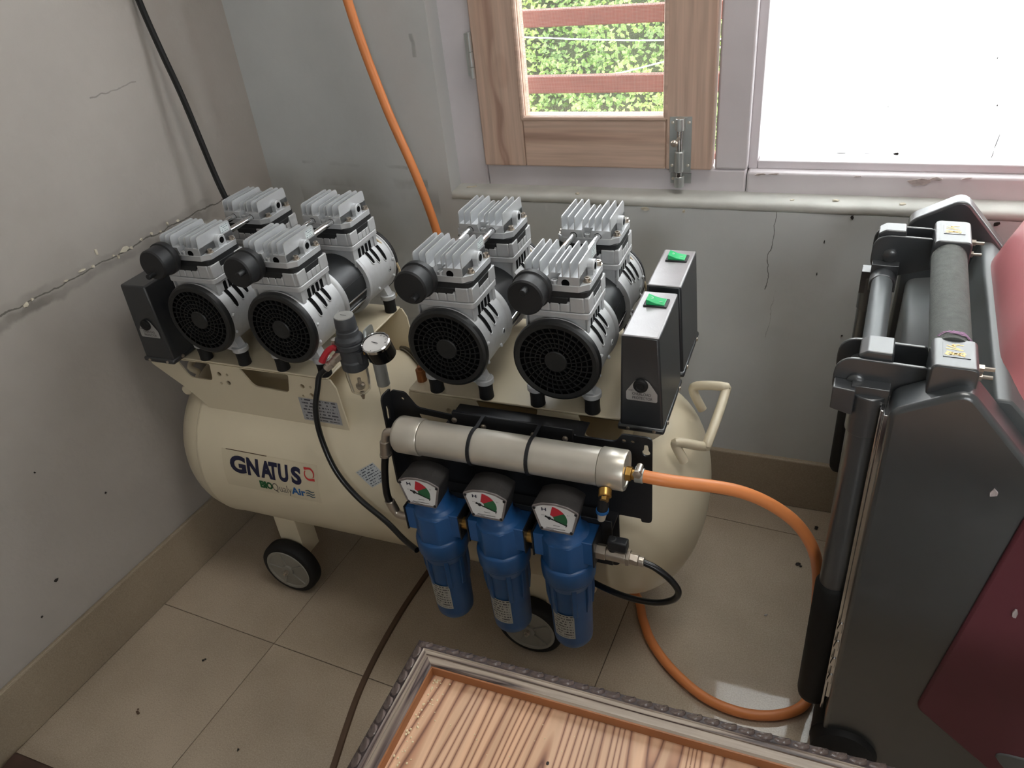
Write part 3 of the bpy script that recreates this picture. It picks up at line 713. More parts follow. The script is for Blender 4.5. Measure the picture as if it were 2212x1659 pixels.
def top_end(yc, s):
    bnd = rpoly([(-.0475, -.0425), (.0475, -.0425), (.0475, .0425), (-.0475, .0425)], .008, 4)
    mb = MB().prism([(x, y+yc) for x, y in bnd], 'z', .1555, .1645)
    ub = rpoly([(-.0455, -.0405), (.0455, -.0405), (.0455, .0405), (-.0455, .0405)], .010, 4)
    mb.prism([(x, y+yc) for x, y in ub], 'z', .1645, .1795)
    for sx in (-1, 1):                                  # raised panels and higher corner walls
        for y0, y1, z1 in ((-.040, -.018, .1865), (-.0165, -.0055, .1775), (-.0045, .0065, .1775), (.0075, .0175, .1775), (.019, .040, .1865)):
            mb.box((min(sx*.040, sx*.0470), yc+y0, .1650), (max(sx*.040, sx*.0470), yc+y1, z1))
    for sy in (-1, 1):
        for x0, x1, z1 in ((-.040, -.021, .1865), (-.0195, -.0075, .1775), (-.0060, .0060, .1775), (.0075, .0195, .1775), (.021, .040, .1865)):
            mb.box((x0, min(yc+sy*.036, yc+sy*.0420), .1650), (x1, max(yc+sy*.036, yc+sy*.0420), z1))
    mp('cylinder', mb, M['alu_rough'], bevel=.0012)
    gk = rpoly([(-.0455, -.0405), (.0455, -.0405), (.0455, .0405), (-.0455, .0405)], .011, 3)
    mb = MB().prism([(x, y+yc) for x, y in gk], 'z', .1845, .1945)
    mb.box((-.041, yc-.0385, .177), (.041, yc+.0385, .185)); mb.prism([(-.018, .1755), (.016, .1755), (.020, .186), (-.022, .186)], 'y', yc-.0415, yc+.0415)
    mb.prism([(yc-.016, .1765), (yc+.016, .1765), (yc+.020, .186), (yc-.020, .186)], 'x', -.0465, .0465)
    mp('valve_plate', mb, M['blackpl'], bevel=.0008)
    # head: flange, block with a groove across the middle, bosses
    fl = rpoly([(-.0465, -.031), (-.036, -.0415), (.034, -.0415), (.0465, -.031), (.0465, .031), (.036, .0415), (-.036, .0415), (-.0465, .031)], .003, 2)
    mb = MB().prism([(x, y+yc) for x, y in fl], 'z', .1945, .2035)
    mb.prism([(-.0385, .200), (-.0385, .2155), (-.0075, .2155), (-.0045, .2030), (.0045, .2030), (.0075, .2155), (.0355, .2155), (.0355, .200)], 'y', yc-.0405, yc+.0405)
    mb.box((-.0075, yc-.030, .20), (.0075, yc+.030, .2155))
    for sx, xx in ((1, .0355), (-1, -.0385)):
        mb.cyl((xx-sx*.002, yc+.004, .2130), (xx+sx*.0085, yc+.004, .2130), .0092, n=22, ch=.0008); mb.cyl((xx+sx*.0079, yc+.004, .2130), (xx+sx*.0087, yc+.004, .2130), .0052, n=16, mi=1)
        mb.box((min(xx, xx+sx*.008), yc-.005, .203), (max(xx, xx+sx*.008), yc+.013, .211))
    for sy in (-1, 1):
        for x in (-.0200, .0165): mb.cyl((x, yc+sy*.0400, .2065), (x, yc+sy*.0409, .2065), .0055, n=18, mi=1)
        mb.lathe([(.0045, .2032), (.0045, .2085), (.0022, .2085), (.0022, .2060), (0, .2060)], (0, yc+sy*.036, 0), (0, 0, 1), 14, caps=False)
    mp('cylinder_head', mb, [M['alu'], M['dark']], bevel=.0008)
    xs = (-.0385, -.0285, -.0185, -.0080, .0015, .0120, .0225, .0339)
    for k, x in enumerate(xs):
        zt = .2285 if k in (3, 4) else .2335
        y0 = yc-(.0345 if k in (3, 4) else .0405); y1 = yc+(.0345 if k in (3, 4) else .0405)
        z0 = .2035 if k in (0, 7) else .2145
        pol = rpoly([(y0, z0), (y1, z0), (y1-.002, zt), (y0+.002, zt)], [0, 0, .006, .006], 4)
        mp('cooling_fin', MB().prism(pol, 'x', x, x+.0016), M['alu'], smooth=False)
    for sx in (-1, 1):
        for sy in (-1, 1):
            mb = MB().lathe([(.0058, .2035), (.0058, .2043)], (sx*.0410, yc+sy*.0265+.002, 0), (0, 0, 1), 14)
            mb.lathe([(.0040, .2043), (.0040, .2090), (.0022, .2090), (.0022, .2068), (0, .2068)], (sx*.0410, yc+sy*.0265+.002, 0), (0, 0, 1), 14, caps=False)
            mp('socket_bolt', mb, M['nickel'])
c1, yc1 = crank(-1); c2, yc2 = crank(1)
top_end(yc1, -1); top_end(yc2, 1)
for x in (-.0200, .0165):
    mp('manifold_tube', MB().cyl((x, yc1+.039, .2065), (x, yc2-.039, .2065), .0050, n=18), M['chrome'])
grid_obj('head_label', lambda u, v: (.0358, yc1+.016+.019*u, .2175+.0125*v), 1, 1, M['headlab'], mot)
# fan covers: rim, spokes and rings over a dark well
for s in (-1, 1):
    mb = MB()
    mb.lathe([(.0520, s*.1375), (.0580, s*.1385), (.0615, s*.1365), (.0628, s*.1330), (.0628, s*.1290), (.0600, s*.1280)], (0, 0, AZ), (0, 1, 0), 56, caps=False)
    mb.lathe([(0, s*.1385), (.0150, s*.1385), (.0165, s*.1370), (.0165, s*.1340)], (0, 0, AZ), (0, 1, 0), 32, caps=False)
    for r in (.0225, .0295, .0370, .0450): mb.lathe([(r-.0006, s*.1340), (r-.0006, s*.1378), (r+.0006, s*.1378), (r+.0006, s*.1340)], (0, 0, AZ), (0, 1, 0), 48, caps=False)
    for k in range(30):
        a = 2*math.pi*k/30; pts = []
        for q in range(6):
            t = q/5; r = .0160+.0365*t; an = a+.22*t*(1 if k % 2 else 1); pts.append((r*math.cos(an), AZ+r*math.sin(an)))
        for q in range(5):
            (xa, za), (xb, zb) = pts[q], pts[q+1]; d = Vector((xb-xa, zb-za)).normalized()*.0005
            if k % 2 and q < 1: continue
            mb.add([(xa-d.y, s*.1345, za+d.x), (xa+d.y, s*.1345, za-d.x), (xb+d.y, s*.1345, zb-d.x), (xb-d.y, s*.1345, zb+d.x), (xa-d.y, s*.1378, za+d.x), (xa+d.y, s*.1378, za-d.x), (xb+d.y, s*.1378, zb-d.x), (xb-d.y, s*.1378, zb+d.x)],
                   [(0, 1, 2, 3), (7, 6, 5, 4), (0, 4, 5, 1), (2, 6, 7, 3), (1, 5, 6, 2), (3, 7, 4, 0)])
    mb.lathe([(0, s*.1300), (.060, s*.1300)], (0, 0, AZ), (0, 1, 0), 40, mi=1, caps=False)
    mp('fan_cover', mb, [M['fan'], M['dark']], ang=30)
for x in (-.0415, .0415):
    for y in (-.112, .112):
        mp('rubber_foot', MB().lathe([(.0100, .0002), (.0112, .0015), (.0106, .013), (.0112, .0258), (.0100, .0272)], (x, y, 0), (0, 0, 1), 20), M['rubber'])
sil = mp('intake_silencer', MB().lathe([(.0090, -.123), (.0120, -.131), (.0262, -.1325), (.0268, -.1345), (.0268, -.1420), (.0245, -.1435), (.0245, -.1640), (.0225, -.1665), (0, -.1668)], (-.0245, 0, .2025), (0, 1, 0), 40, caps=False), M['blackpl'])
noz = obj('silencer_nozzle', MB().cyl((0, -.1795, .0140), (0, -.1655, .0140), .0044, n=14, ch=.0006), M['blackpl'], sil and mot); noz.location = (-.0245, 0, .2025)
mp('motor_cable', MB().tube([(.030, .108, .150), (.042, .118, .135), (.056, .128, .105), (.064, .132, .07), (.050, .130, .03), (.040, .12, .012)], .0022, 8), M['braid'])
mot.location = mot_loc-CB
places = [(-.477, -140), (-.765, -75), (-.928, 170)]
noz.rotation_euler = (0, R_(12), 0)
for x, rot in places:
    c = copy_tree(mot, comp); c.location = Vector((x, .969, .52))-CB
    for ch in c.children:
        if ch.name.startswith('silencer_nozzle'): ch.rotation_euler = (0, R_(-rot), 0)

# ---- control boxes with rocker switch and overload label
def control_box(x0, x1, y0, y1, lit, lab):
    zb, zt = .5215, .667; t = .003
    vs = [(x0, y0, zb), (x1, y0, zb), (x1, y1, zb), (x0, y1, zb), (x0+t, y0+.004, zt), (x1-.008, y0+.004, zt), (x1-.008, y1+.006, zt), (x0+t, y1+.006, zt)]
    mb = MB().add(vs, [(0, 3, 2, 1), (4, 5, 6, 7), (0, 1, 5, 4), (1, 2, 6, 5), (2, 3, 7, 6), (3, 0, 4, 7)])
    mb.box((x0-.003, y0-.003, zb-.001), (x1+.0015, y1+.003, zb+.008))
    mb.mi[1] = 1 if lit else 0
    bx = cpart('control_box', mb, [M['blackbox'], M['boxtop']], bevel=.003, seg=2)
    xm, ym = (x0+x1)/2-.001, (y0+y1)/2+.036
    if lit:
        sy = y0+.097; z = zt
        cpart('switch_bezel', MB().box((xm-.016, sy-.0125, z-.001), (xm+.016, sy+.0125, z+.0022)), M['blackpl'], bx, bevel=.001)
        mb = MB().prism([(xm-.0125, z+.001), (xm+.0125, z+.001), (xm+.0125, z+.0035), (xm, z+.0052), (xm-.0125, z+.0098)], 'y', sy-.0095, sy+.0095)
        rk = cpart('rocker', mb, M['grnlit'], bx, bevel=.0008)
        mb = MB(); mb.mesh(text_mesh('O', .0), lambda c: Vector((xm-.0095+.005*c.x, sy-.001+.005*c.y, z+.0092-.0017*(.5+c.x)*.8)))
        mb.box((xm+.0045, sy-.0035, z+.0046), (xm+.009, sy-.0028, z+.0050)); cpart('switch_mark', mb, M['white'], bx, smooth=False)
    if lab:
        xc = (x0+x1)/2+.0005; yl = y0-.0004
        def sl(z): return yl+.004*(z-zb)/(zt-zb)-.0008
        pol = rpoly([(xc-.021, .571), (xc+.021, .571), (xc+.021, .584), (xc+.008, .604), (xc-.008, .604), (xc-.021, .584)], [.003, .003, .004, .009, .009, .004])
        lb = cpart('overload_label', MB().add([(x, sl(z), z) for x, z in pol], [tuple(range(len(pol)))]), M['silverlab'], bx, smooth=False)
        cpart('reset_button', MB().lathe([(.0098, 0), (.0098, .003), (.0088, .0045), (.0060, .0048), (.0050, .0040), (0, .0040)], (xc-.001, sl(.596), .5955), (0, -1, 0), 24), M['rubber'], bx)
        mb = MB()
        for s_, za, h, xa, w in (('OVERLOAD', .5798, .0042, -.0125, .025), ('PROTECTOR', .5735, .0042, -.0125, .027), ('RESET', .5858, .0018, -.0175, .0065)):
            mb.mesh(text_mesh(s_), lambda c: Vector((xc+xa+w*c.x, sl(za+h*c.y)-.0004, za+h*c.y)))
        cpart('overload_lettering', mb, M['ink'], bx, smooth=False)
    mb = MB()
    for y in (y0+.02, y1-.02): mb.lathe([(.0032, 0), (.003, .0015), (0, .0025)], (x1+.0015, y, zb+.005), (1, 0, 0), 10)
    for x in (x0+.012, x1-.012): mb.lathe([(.0026, 0), (.0024, .0015), (0, .002)], (x, y0-.003, zb+.004), (0, -1, 0), 10)
    cpart('box_screw', mb, M['nickel'], bx)
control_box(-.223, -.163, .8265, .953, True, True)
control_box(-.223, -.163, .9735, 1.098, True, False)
control_box(-1.078, -1.014, .826, .945, False, True)
control_box(-1.078, -1.014, .966, 1.085, False, False)

# ---- carrying handles of bent tube on the tank heads
hp = [(-.142, 1.040, .418), (-.157, 1.040, .450), (-.152, 1.040, .463), (-.112, 1.036, .470), (-.107, 1.030, .462), (-.1165, .940, .436), (-.122, .930, .430), (-.1535, .905, .450), (-.159, .902, .446), (-.146, .902, .418)]
cpart('handle', MB().tube(hp, .0075, 12, sub=5), M['cream'])
cpart('handle', MB().tube([(-1.118, 1.04, .40), (-1.10, 1.04, .43), (-1.125, 1.03, .44), (-1.125, .95, .43), (-1.10, .94, .42), (-1.112, .94, .40)], .006, 12, sub=5), M['cream'])

# ---- wheels
def wheel(x, y, sgn, flat):
    B = Vector((x, y, .061)); w = cpart('wheel', MB(), M['rubber'])
    mb = MB().lathe([(.046, -.014), (.056, -.0145), (.0595, -.012), (.0608, -.007), (.0608, .007), (.0595, .012), (.056, .0145), (.046, .014)], B, (0, 1, 0), 48, caps=False)
    m2 = bpy.data.meshes.new('wheel'); m2.from_pydata([tuple(v-CB) for v in mb.v], [], mb.f); m2.materials.append(M['rubber']); m2.polygons.foreach_set('use_smooth', [True]*len(m2.polygons)); m2.set_sharp_from_angle(angle=R_(40)); w.data = m2
    mb = MB().lathe([(.049, -.0148), (.0475, -.0162), (.0440, -.0155), (.0425, -.0135), (.0130, -.0135), (.0125, -.0175), (.0085, -.0185), (0, -.0185)], B, (0, 1, 0), 40, caps=False)
    for k in range(5):
        a = 2*math.pi*k/5+.5; d = Vector((math.cos(a), 0, math.sin(a))); n = Vector((-d.z, 0, d.x))*.0018
        p, q = B+d*.012, B+d*.044; y0, y1 = -.0136, -.0162
        mb.add([p+n+Vector((0, y0, 0)), p-n+Vector((0, y0, 0)), q-n+Vector((0, y0, 0)), q+n+Vector((0, y0, 0)), p+n+Vector((0, y1, 0)), p-n+Vector((0, y1, 0)), q-n+Vector((0, y1, 0)), q+n+Vector((0, y1, 0))], [(7, 6, 5, 4), (0, 1, 5, 4), (1, 2, 6, 5), (2, 3, 7, 6), (3, 0, 4, 7)])
    cpart('wheel_disc', mb, M['wheelgrey'], w)
    cpart('axle_nut', MB().cyl(B+Vector((0, -.024, 0)), B+Vector((0, -.016, 0)), .0055, n=6).cyl(B+Vector((0, -.028, 0)), B+Vector((0, .05, 0)), .0032, n=10), M['nickel'], w)
    # bent sheet leg behind the wheel
    y2 = y+sgn*.017; zt = .19 if abs(y-TY) > .1 else .14
    mb = MB().box((x-.022, y+.017*sgn-.0015, .045), (x+.028, y+.017*sgn+.0015, zt)); mb.box((x+.025, min(y2, y2+sgn*.045), .075), (x+.028, max(y2, y2+sgn*.045), zt-.02))
    cpart('wheel_leg', mb, M['cream'], bevel=.001)
M['wheelgrey'] = mat('grey wheel disc', (140, 137, 128), .5, var=.1)
for x in (-.905, -.392):
    wheel(x, .822, 1, False); wheel(x, 1.130, -1, False)

# ---- lettering and stickers on the tank
def wrap(mesh_fn, x0, x1, d0, d1, lift=.0010): return lambda c: on_tank(x0+(x1-x0)*c.x, d0+(d1-d0)*c.y, lift)
st = grid_obj('name_sticker', lambda u, v: on_tank(-.961+.206*u, -1.2+24.2*v, .0004)-CB, 8, 16, M['cream2'], comp)
cpart('sticker_edge', MB().tube([on_tank(-.951+.0*i+.09*i/6, 22.9, .0006) for i in range(7)], .0007, 6, sub=1), M['strip'], st)
letters = [('G', -.944, -.9085), ('N', -.9060, -.8800), ('A', -.8765, -.8500), ('T', -.8580, -.8390), ('U', -.8375, -.8165), ('S', -.8100, -.7890)]
for ch, a, b_ in letters:
    cpart('letter', MB().mesh(text_mesh(ch, .048, 10), wrap(None, a, b_, 8.9, 20.0)), M['navy'], st, smooth=False)
for i, ch in enumerate('BIO'):
    a = (-.8840, -.8735, -.8695)[i]; w = (.0120, .0042, .0135)[i]
    cpart('letter', MB().mesh(text_mesh(ch, .055, 5), wrap(None, a, a+w, 1.6, 6.6)), M['biogreen'], st, smooth=False)
cpart('lettering', MB().mesh(text_mesh('Qualy', -.012, 7), wrap(None, -.8565, -.8150, -.4, 6.6)), M['grey_ink'], st, smooth=False)
cpart('lettering', MB().mesh(text_mesh('Air', .03, 6), wrap(None, -.8155, -.7855, 1.7, 6.6)), M['airblue'], st, smooth=False)
for k in range(3):
    d = 2.5+1.7*k; P_ = [on_tank(-.7835+.017*i/12, d+.45*math.sin(i/12*2*math.pi), .0012) for i in range(13)]
    cpart('wave_mark', MB().tube(P_, .0007, 6, sub=1), M['wave'], st)
# red open-ring emblem: a square-cornered band round a circular opening
def emblem():
    mb = MB(); cx, cd, rx, rd = -.7715, 17.0, .0105, 3.5
    def P(x, y, l=.0012): return on_tank(cx+rx*x, cd+rd*y, l)
    def band(a0, a1, w0, w1, n=16):
        vs = []; fs = []
        for i in range(n+1):
            t = i/n; a = R_(a0+(a1-a0)*t); w = w0+(w1-w0)*t
            vs += [P(math.cos(a)*.80, math.sin(a)*.80), P(math.cos(a)*(.80+w), math.sin(a)*(.80+w))]
        for i in range(n): fs.append((2*i, 2*i+1, 2*i+3, 2*i+2))
        mb.add(vs, fs)
    band(110, -35, .36, .17); band(290, 145, .36, .17)
    for s in (1, -1):
        mb.add([P(-1.05*s, 1.1*s), P(-1.0*s, .66*s), P(-.70*s, .66*s), P(-.25*s, .78*s), P(-.2*s, 1.1*s)], [(0, 1, 2, 3, 4)])
    return mb
cpart('emblem', emblem(), M['redink'], st, smooth=False)
grid_obj('rating_plate', lambda u, v: Vector((-.7865+.0775*u, .8478, .4255+.0465*v))-CB, 4, 4, M['plate'], comp)
grid_obj('diamond_notice', lambda u, v: on_tank(-.6450+.0345*(u-v)*.92, 23.3+7.0*(u+v-1), .0008)-CB, 6, 6, M['maint'], comp)

# ---- safety valve on its boss, between the platforms
mb = MB().cyl((-.5560, .878, .430), (-.5560, .878, .505), .0125, ch=.001); cpart('valve_boss', mb, M['cream'])
sv = cpart('safety_valve', MB().cyl((-.5560, .878, .505), (-.5560, .878, .511), .010, n=6).cyl((-.5560, .878, .511), (-.5560, .878, .541), .0080, n=20, ch=.001).cyl((-.5560, .878, .541), (-.5560, .878, .546), .0045), M['copper'])

# ---- pressure regulator with clear bowl, gauge and red ball valve
rx, ry = -.6625, .860
rg = cpart('pressure_regulator', MB().lathe([(.0175, .540), (.0215, .543), (.0215, .557), (.0195, .559), (.0195, .578), (.0220, .581), (.0220, .588), (.0205, .590), (.0220, .592), (.0220, .597), (.0175, .602), (.0170, .604)], (rx, ry, 0), (0, 0, 1), 28).box((rx-.024, ry-.012, .556), (rx+.024, ry+.012, .576)), M['reg'], bevel=.0008)
cpart('regulator_knob', MB().lathe([(.0175, .603), (.0175, .610), (.0160, .611), (.0160, .615), (.0168, .616), (.0160, .632), (.0150, .634)], (rx, ry, 0), (0, 0, 1), 32), M['reg'], rg)
cpart('knob_cap', MB().lathe([(.0152, .6338), (.0148, .6352), (0, .6354)], (rx, ry, 0), (0, 0, 1), 28, caps=False).add([(rx-.006, ry-.001, .6356), (rx+.005, ry-.001, .6356), (rx+.005, ry+.0005, .6356), (rx-.006, ry+.0005, .6356)], [(0, 1, 2, 3)], 1), [M['capgrey'], M['ink']], rg)
cpart('clear_bowl', MB().lathe([(.0190, .541), (.0188, .524), (.0165, .500), (.0110, .494), (.0060, .492), (0, .492)], (rx, ry, 0), (0, 0, 1), 28, caps=False).lathe([(.0172, .541), (.0170, .524), (.0150, .502), (.0090, .496), (0, .495)], (rx, ry, 0), (0, 0, 1), 28, caps=False), M['bowl'], rg)
cpart('bowl_float', MB().lathe([(0, .500), (.006, .5005), (.0075, .504), (.0075, .508), (.003, .510), (.003, .520), (0, .520)], (rx, ry, 0), (0, 0, 1), 18, caps=False), M['nickel'], rg)
cpart('bowl_drain', MB().lathe([(.004, .493), (.0045, .489), (.003, .484), (.0022, .480), (0, .480)], (rx, ry, 0), (0, 0, 1), 14, caps=False), M['nickel'], rg)
# side oiler tube behind, on the tank
cpart('sight_tube', MB().lathe([(.0105, .500), (.0105, .548), (.004, .552)], (rx+.031, ry+.020, 0), (0, 0, 1), 20), M['capgrey'], rg)
cpart('sight_bowl', MB().lathe([(.0100, .500), (.0095, .474), (.005, .468), (0, .467)], (rx+.031, ry+.020, 0), (0, 0, 1), 20, caps=False), M['bowl'], rg)
cpart('mounting_bracket', MB().prism(rpoly([(ry+.006, .545), (ry+.034, .545), (ry+.034, .606), (ry+.006, .606)], .008), 'x', rx+.0225, rx+.0245), M['zinc'], rg)
ga = Vector((-.12, -.28, 1)).normalized(); gc = Vector((-.6170, .862, .5905))
cpart('gauge_case', MB().lathe([(.0190, -.030), (.0222, -.027), (.0228, -.002), (.0228, .0), (.0205, .0), (.0205, -.002)], gc, ga, 36, caps=False).lathe([(0, -.030), (.019, -.030)], gc, ga, 36, caps=False), M['gloss'], rg)
cpart('gauge_bezel', MB().lathe([(.0229, -.004), (.0233, .001), (.0215, .0022), (.0208, .0008)], gc, ga, 36, caps=False), M['chrome'], rg)
gface = MB().lathe([(0, -.001), (.0208, -.001)], gc, ga, 32, caps=False); cpart('gauge_face', gface, M['white'], rg)
u_ = ga.orthogonal().normalized(); w_ = ga.cross(u_)
nd = MB()
for k in range(11):
    a = R_(-40+26*k); d = u_*math.cos(a)+w_*math.sin(a); e = ga.cross(d)*.0005
    p, q = gc+d*.0155-ga*.0006, gc+d*.0185-ga*.0006; nd.add([p-e, p+e, q+e, q-e], [(0, 1, 2, 3)])
d = u_*math.cos(2.1)+w_*math.sin(2.1); e = ga.cross(d)*.0007; nd.add([gc-d*.005-e, gc-d*.005+e, gc+d*.015+e, gc+d*.015-e], [(0, 1, 2, 3)])
cpart('gauge_needle', nd, M['ink'], rg, smooth=False)
cpart('gauge_glass', MB().lathe([(0, .0012), (.0212, .0008)], gc, ga, 32, caps=False), M['glass'], rg)
cpart('gauge_stem', MB().cyl((rx+.021, ry-.002, .572), (-.632, .861, .574), .0045, n=6), M['brass'], rg)
bv = Vector((-.6825, .853, .566)); bd = Vector((-.60, -.35, -.56)).normalized()
cpart('ball_valve', MB().cyl(bv+bd*-.006, bv+bd*.010, .0085, n=6).cyl(bv+bd*.009, bv+bd*.020, .0068).cyl(bv+bd*.020, bv+bd*.027, .0082, n=6).cyl(bv+bd*.027, bv+bd*.034, .0062), M['nickel'], rg, bevel=.0005)
rl = bv+Vector((-.004, -.004, .011))
cpart('valve_lever', MB().tube([rl+Vector((.004, 0, .002)), rl+Vector((-.002, -.001, .004)), rl+Vector((-.010, -.005, -.001)), rl+Vector((-.018, -.010, -.012)), rl+Vector((-.021, -.012, -.018))], lambda t: .0045+.0012*t, 10), M['redlever'], rg)
cpart('elbow_plug', MB().cyl((-.690, .856, .578), (-.688, .856, .592), .006, n=6).cyl((-.682, .857, .580), (-.694, .855, .580), .006), M['nickel'], rg)
# black hose from the red valve down the front of the tank to the filters
h0 = bv+bd*.030
cpart('black_hose', MB().tube([h0, h0+bd*.02, (-.720, .825, .515), (-.7255, .812, .478), (-.722, .803, .430), (-.700, .790, .376), (-.664, .782, .333), (-.612, .775, .296), (-.570, .755, .285), (-.535, .735, .290)], .0048, 12), M['tube_b'])

# ---- filter bracket: black sheet hung on the front, with slotted ears
PY = .783
outer = [(-.556, .566), (-.545, .566)]
outer = rpoly([(-.551, .566), (-.528, .565), (-.512, .541), (-.455, .536), (-.455, .545), (-.275, .541), (-.275, .533), (-.217, .533), (-.208, .547), (-.168, .547), (-.168, .398), (-.183, .398), (-.183, .404), (-.215, .404), (-.215, .300), (-.540, .318), (-.540, .408), (-.558, .412)], [.005, .008, .012, .004, .002, .002, .004, .01, .006, .008, .008, .003, .003, .003, .01, .01, .01, .012], 4)
def keyhole(x, z, s=1): return [(x+.0055*math.cos(R_(a)), z+.0055*math.sin(R_(a))) for a in range(125, 415, 24)]+[(x+.0032, z+.0085), (x+.002, z+.013), (x-.002, z+.013), (x-.0032, z+.0085)]
def circ(x, z, r, n=12): return [(x+r*math.cos(2*math.pi*k/n), z+r*math.sin(2*math.pi*k/n)) for k in range(n)]
holes = [keyhole(-.176, .522), circ(-.2055, .5405-.004, .003), circ(-.194, .5405-.004, .003), circ(-.5335, .553, .003),
         rpoly([(-.513, .531), (-.462, .5275), (-.462, .512), (-.505, .512)], .003, 2)]
me = plate2d(outer, holes, .003)
bk = cpart('filter_bracket', MB().mesh(me, lambda c: Vector((c.x, PY-c.z, c.y))), M['black'], ang=30)
# folded left ear with its slot, right ear flange
me = plate2d(rpoly([(.752, .405), (PY, .405), (PY, .566), (.758, .568)], [.012, .001, .001, .01]), [[(.766+a, .535+b_) for a, b_ in ((-.004, -.010), (.004, -.012), (.005, .002), (.003, .012), (-.002, .012), (-.003, .003))]], .003)
cpart('bracket_ear', MB().mesh(me, lambda c: Vector((-.556+c.z, c.x, c.y))), M['black'], bk, ang=30)
cpart('bracket_strap', MB().box((-.478, .786, .5060), (-.272, .847, .5085)).box((-.478, .7835, .498), (-.272, .7865, .5085)).box((-.455, PY-.0055, .512), (-.275, PY-.003, .5445)), M['black'], bk, bevel=.0008)
for x, z in ((-.452, .531), (-.407, .527), (-.332, .526), (-.286, .528)):
    cpart('bracket_screw', MB().lathe([(.0042, 0), (.0040, .0016), (.0026, .0026), (0, .0029)], (x, PY-.0055, z), (0, -1, 0), 14, caps=False), M['nickel'], bk)
# ---- dryer cylinder held by two black straps
cy, cz, cr = .735, .5255, .0262
dc = cpart('dryer_cylinder', MB().lathe([(.0235, -.481), (.0252, -.4805), (.0252, -.2255), (.0235, -.225)], (0, cy, cz), (1, 0, 0), 56), M['steel'])
cpart('end_cap', MB().lathe([(.0225, -.5225), (.0258, -.519), (.0268, -.5155), (.0268, -.4830), (.0260, -.4815)], (0, cy, cz), (1, 0, 0), 56), M['steel'], dc)
cpart('end_cap', MB().lathe([(.0260, -.2245), (.0268, -.2230), (.0268, -.1925), (.0258, -.1905), (.0215, -.1905), (.0205, -.1920)], (0, cy, cz), (1, 0, 0), 56), M['steel'], dc)
for x in (-.402, -.3185):
    mb = MB(); P_ = []
    for k in range(21):
        a = R_(62+ (360-124)*k/20); P_.append((cy+(cr-.0003)*math.cos(a), cz+(cr-.0003)*math.sin(a)))
    P_ = [(PY-.004, cz+.016+.0)]+[(PY-.012, cz+.0245)]+P_+[(PY-.004, cz-.022)]
    for w0, w1 in ((-.0025, .0025),):
        n = len(P_); vs = []; fs = []
        for (yy, zz) in P_:
            d = Vector((yy-cy, zz-cz)).normalized()*.0014
            vs += [(x+w0, yy, zz), (x+w1, yy, zz), (x+w1, yy+d.x, zz+d.y), (x+w0, yy+d.x, zz+d.y)]
        for i in range(n-1):
            for j in range(4): fs.append((4*i+j, 4*i+(j+1) % 4, 4*i+4+(j+1) % 4, 4*i+4+j))
        mb.add(vs, fs)
    cpart('strap', mb, M['black'], dc, smooth=False)
cpart('drain_cock', MB().cyl((-.2130, .712, .5095), (-.2110, .702, .5050), .0085, ch=.001).cyl((-.2115, .704, .506), (-.2105, .697, .503), .0058, n=6), M['brass'], dc)
cpart('drain_body', MB().tube([(-.2125, .706, .508), (-.2130, .703, .498), (-.2150, .702, .482)], .0072, 14, sub=4), M['black'], dc)
cpart('drain_collar', MB().cyl((-.2148, .702, .4835), (-.2152, .702, .4795), .0084), M['airblue'], dc)
cpart('drain_tip', MB().cyl((-.2152, .702, .4800), (-.2168, .7015, .4660), .0070, .0050), M['steel'], dc)
cpart('hose_adapter', MB().cyl((-.1915, cy, cz-.004), (-.1840, cy, cz-.004), .0100, n=6).cyl((-.184, cy, cz-.004), (-.176, cy, cz-.004), .0070), M['brass'], dc, bevel=.0006)
el = MB().tube([(-.521, .733, .528), (-.532, .733, .528), (-.5385, .732, .526), (-.5420, .731, .518), (-.5440, .7305, .508)], .0062, 14, sub=5)
el.cyl((-.5435, .7305, .512), (-.5480, .730, .487), .0080, ch=.0008).cyl((-.5482, .730, .4845), (-.5476, .730, .4880), .0088)
cpart('elbow_fitting', el, M['nickel'], dc)
cpart('short_hose', MB().tube([(-.5475, .730, .489), (-.5540, .729, .462), (-.5590, .728, .430), (-.5600, .727, .405), (-.5545, .726, .385)], .0056, 12), M['tube_b'], dc)
cpart('lower_elbow', MB().cyl((-.5580, .7265, .398), (-.5520, .726, .380), .0078, ch=.0008).tube([(-.5530, .726, .384), (-.5485, .725, .376), (-.5405, .724, .374), (-.526, .722, .376)], .0066, 12, sub=5), M['nickel'], dc)

# ---- three blue in-line filters with dial gauges
FB = Vector((-.4725, .720, 0))
fl = obj('line_filter', MB(), M['blue'], comp)
hd = MB()
oc = [(.0365*math.cos(R_(a)), .0365*math.sin(R_(a))) for a in range(0, 360, 15)]
oc = rpoly([(.0365*math.cos(R_(22.5+45*k)), .0365*math.sin(R_(22.5+45*k))) for k in range(8)], .010, 4)
hd.prism([(p[0], p[1]) for p in oc], 'z', .366, .4130)
hd.lathe([(.0345, .412), (.0325, .4165), (.0260, .4210), (.0220, .430), (.0215, .446)], (0, 0, 0), (0, 0, 1), 32)
hd.prism([(-.0425, .376), (.0425, .376), (.0425, .4165), (-.0425, .4165)], 'y', -.0185, .0215)
hd.lathe([(.0362, .335), (.0385, .338), (.0392, .352), (.0392, .360), (.0378, .365), (.0345, .367)], (0, 0, 0), (0, 0, 1), 40)
hd.lathe([(.0330, .322), (.0372, .336)], (0, 0, 0), (0, 0, 1), 40)
m2 = bpy.data.meshes.new('line_filter'); m2.from_pydata([tuple(v) for v in hd.v], [], hd.f); m2.materials.append(M['blue']); m2.polygons.foreach_set('use_smooth', [True]*len(m2.polygons)); m2.set_sharp_from_angle(angle=R_(35)); fl.data = m2
bvl = fl.modifiers.new('bevel', 'BEVEL'); bvl.width = .0012; bvl.segments = 2; bvl.limit_method = 'ANGLE'
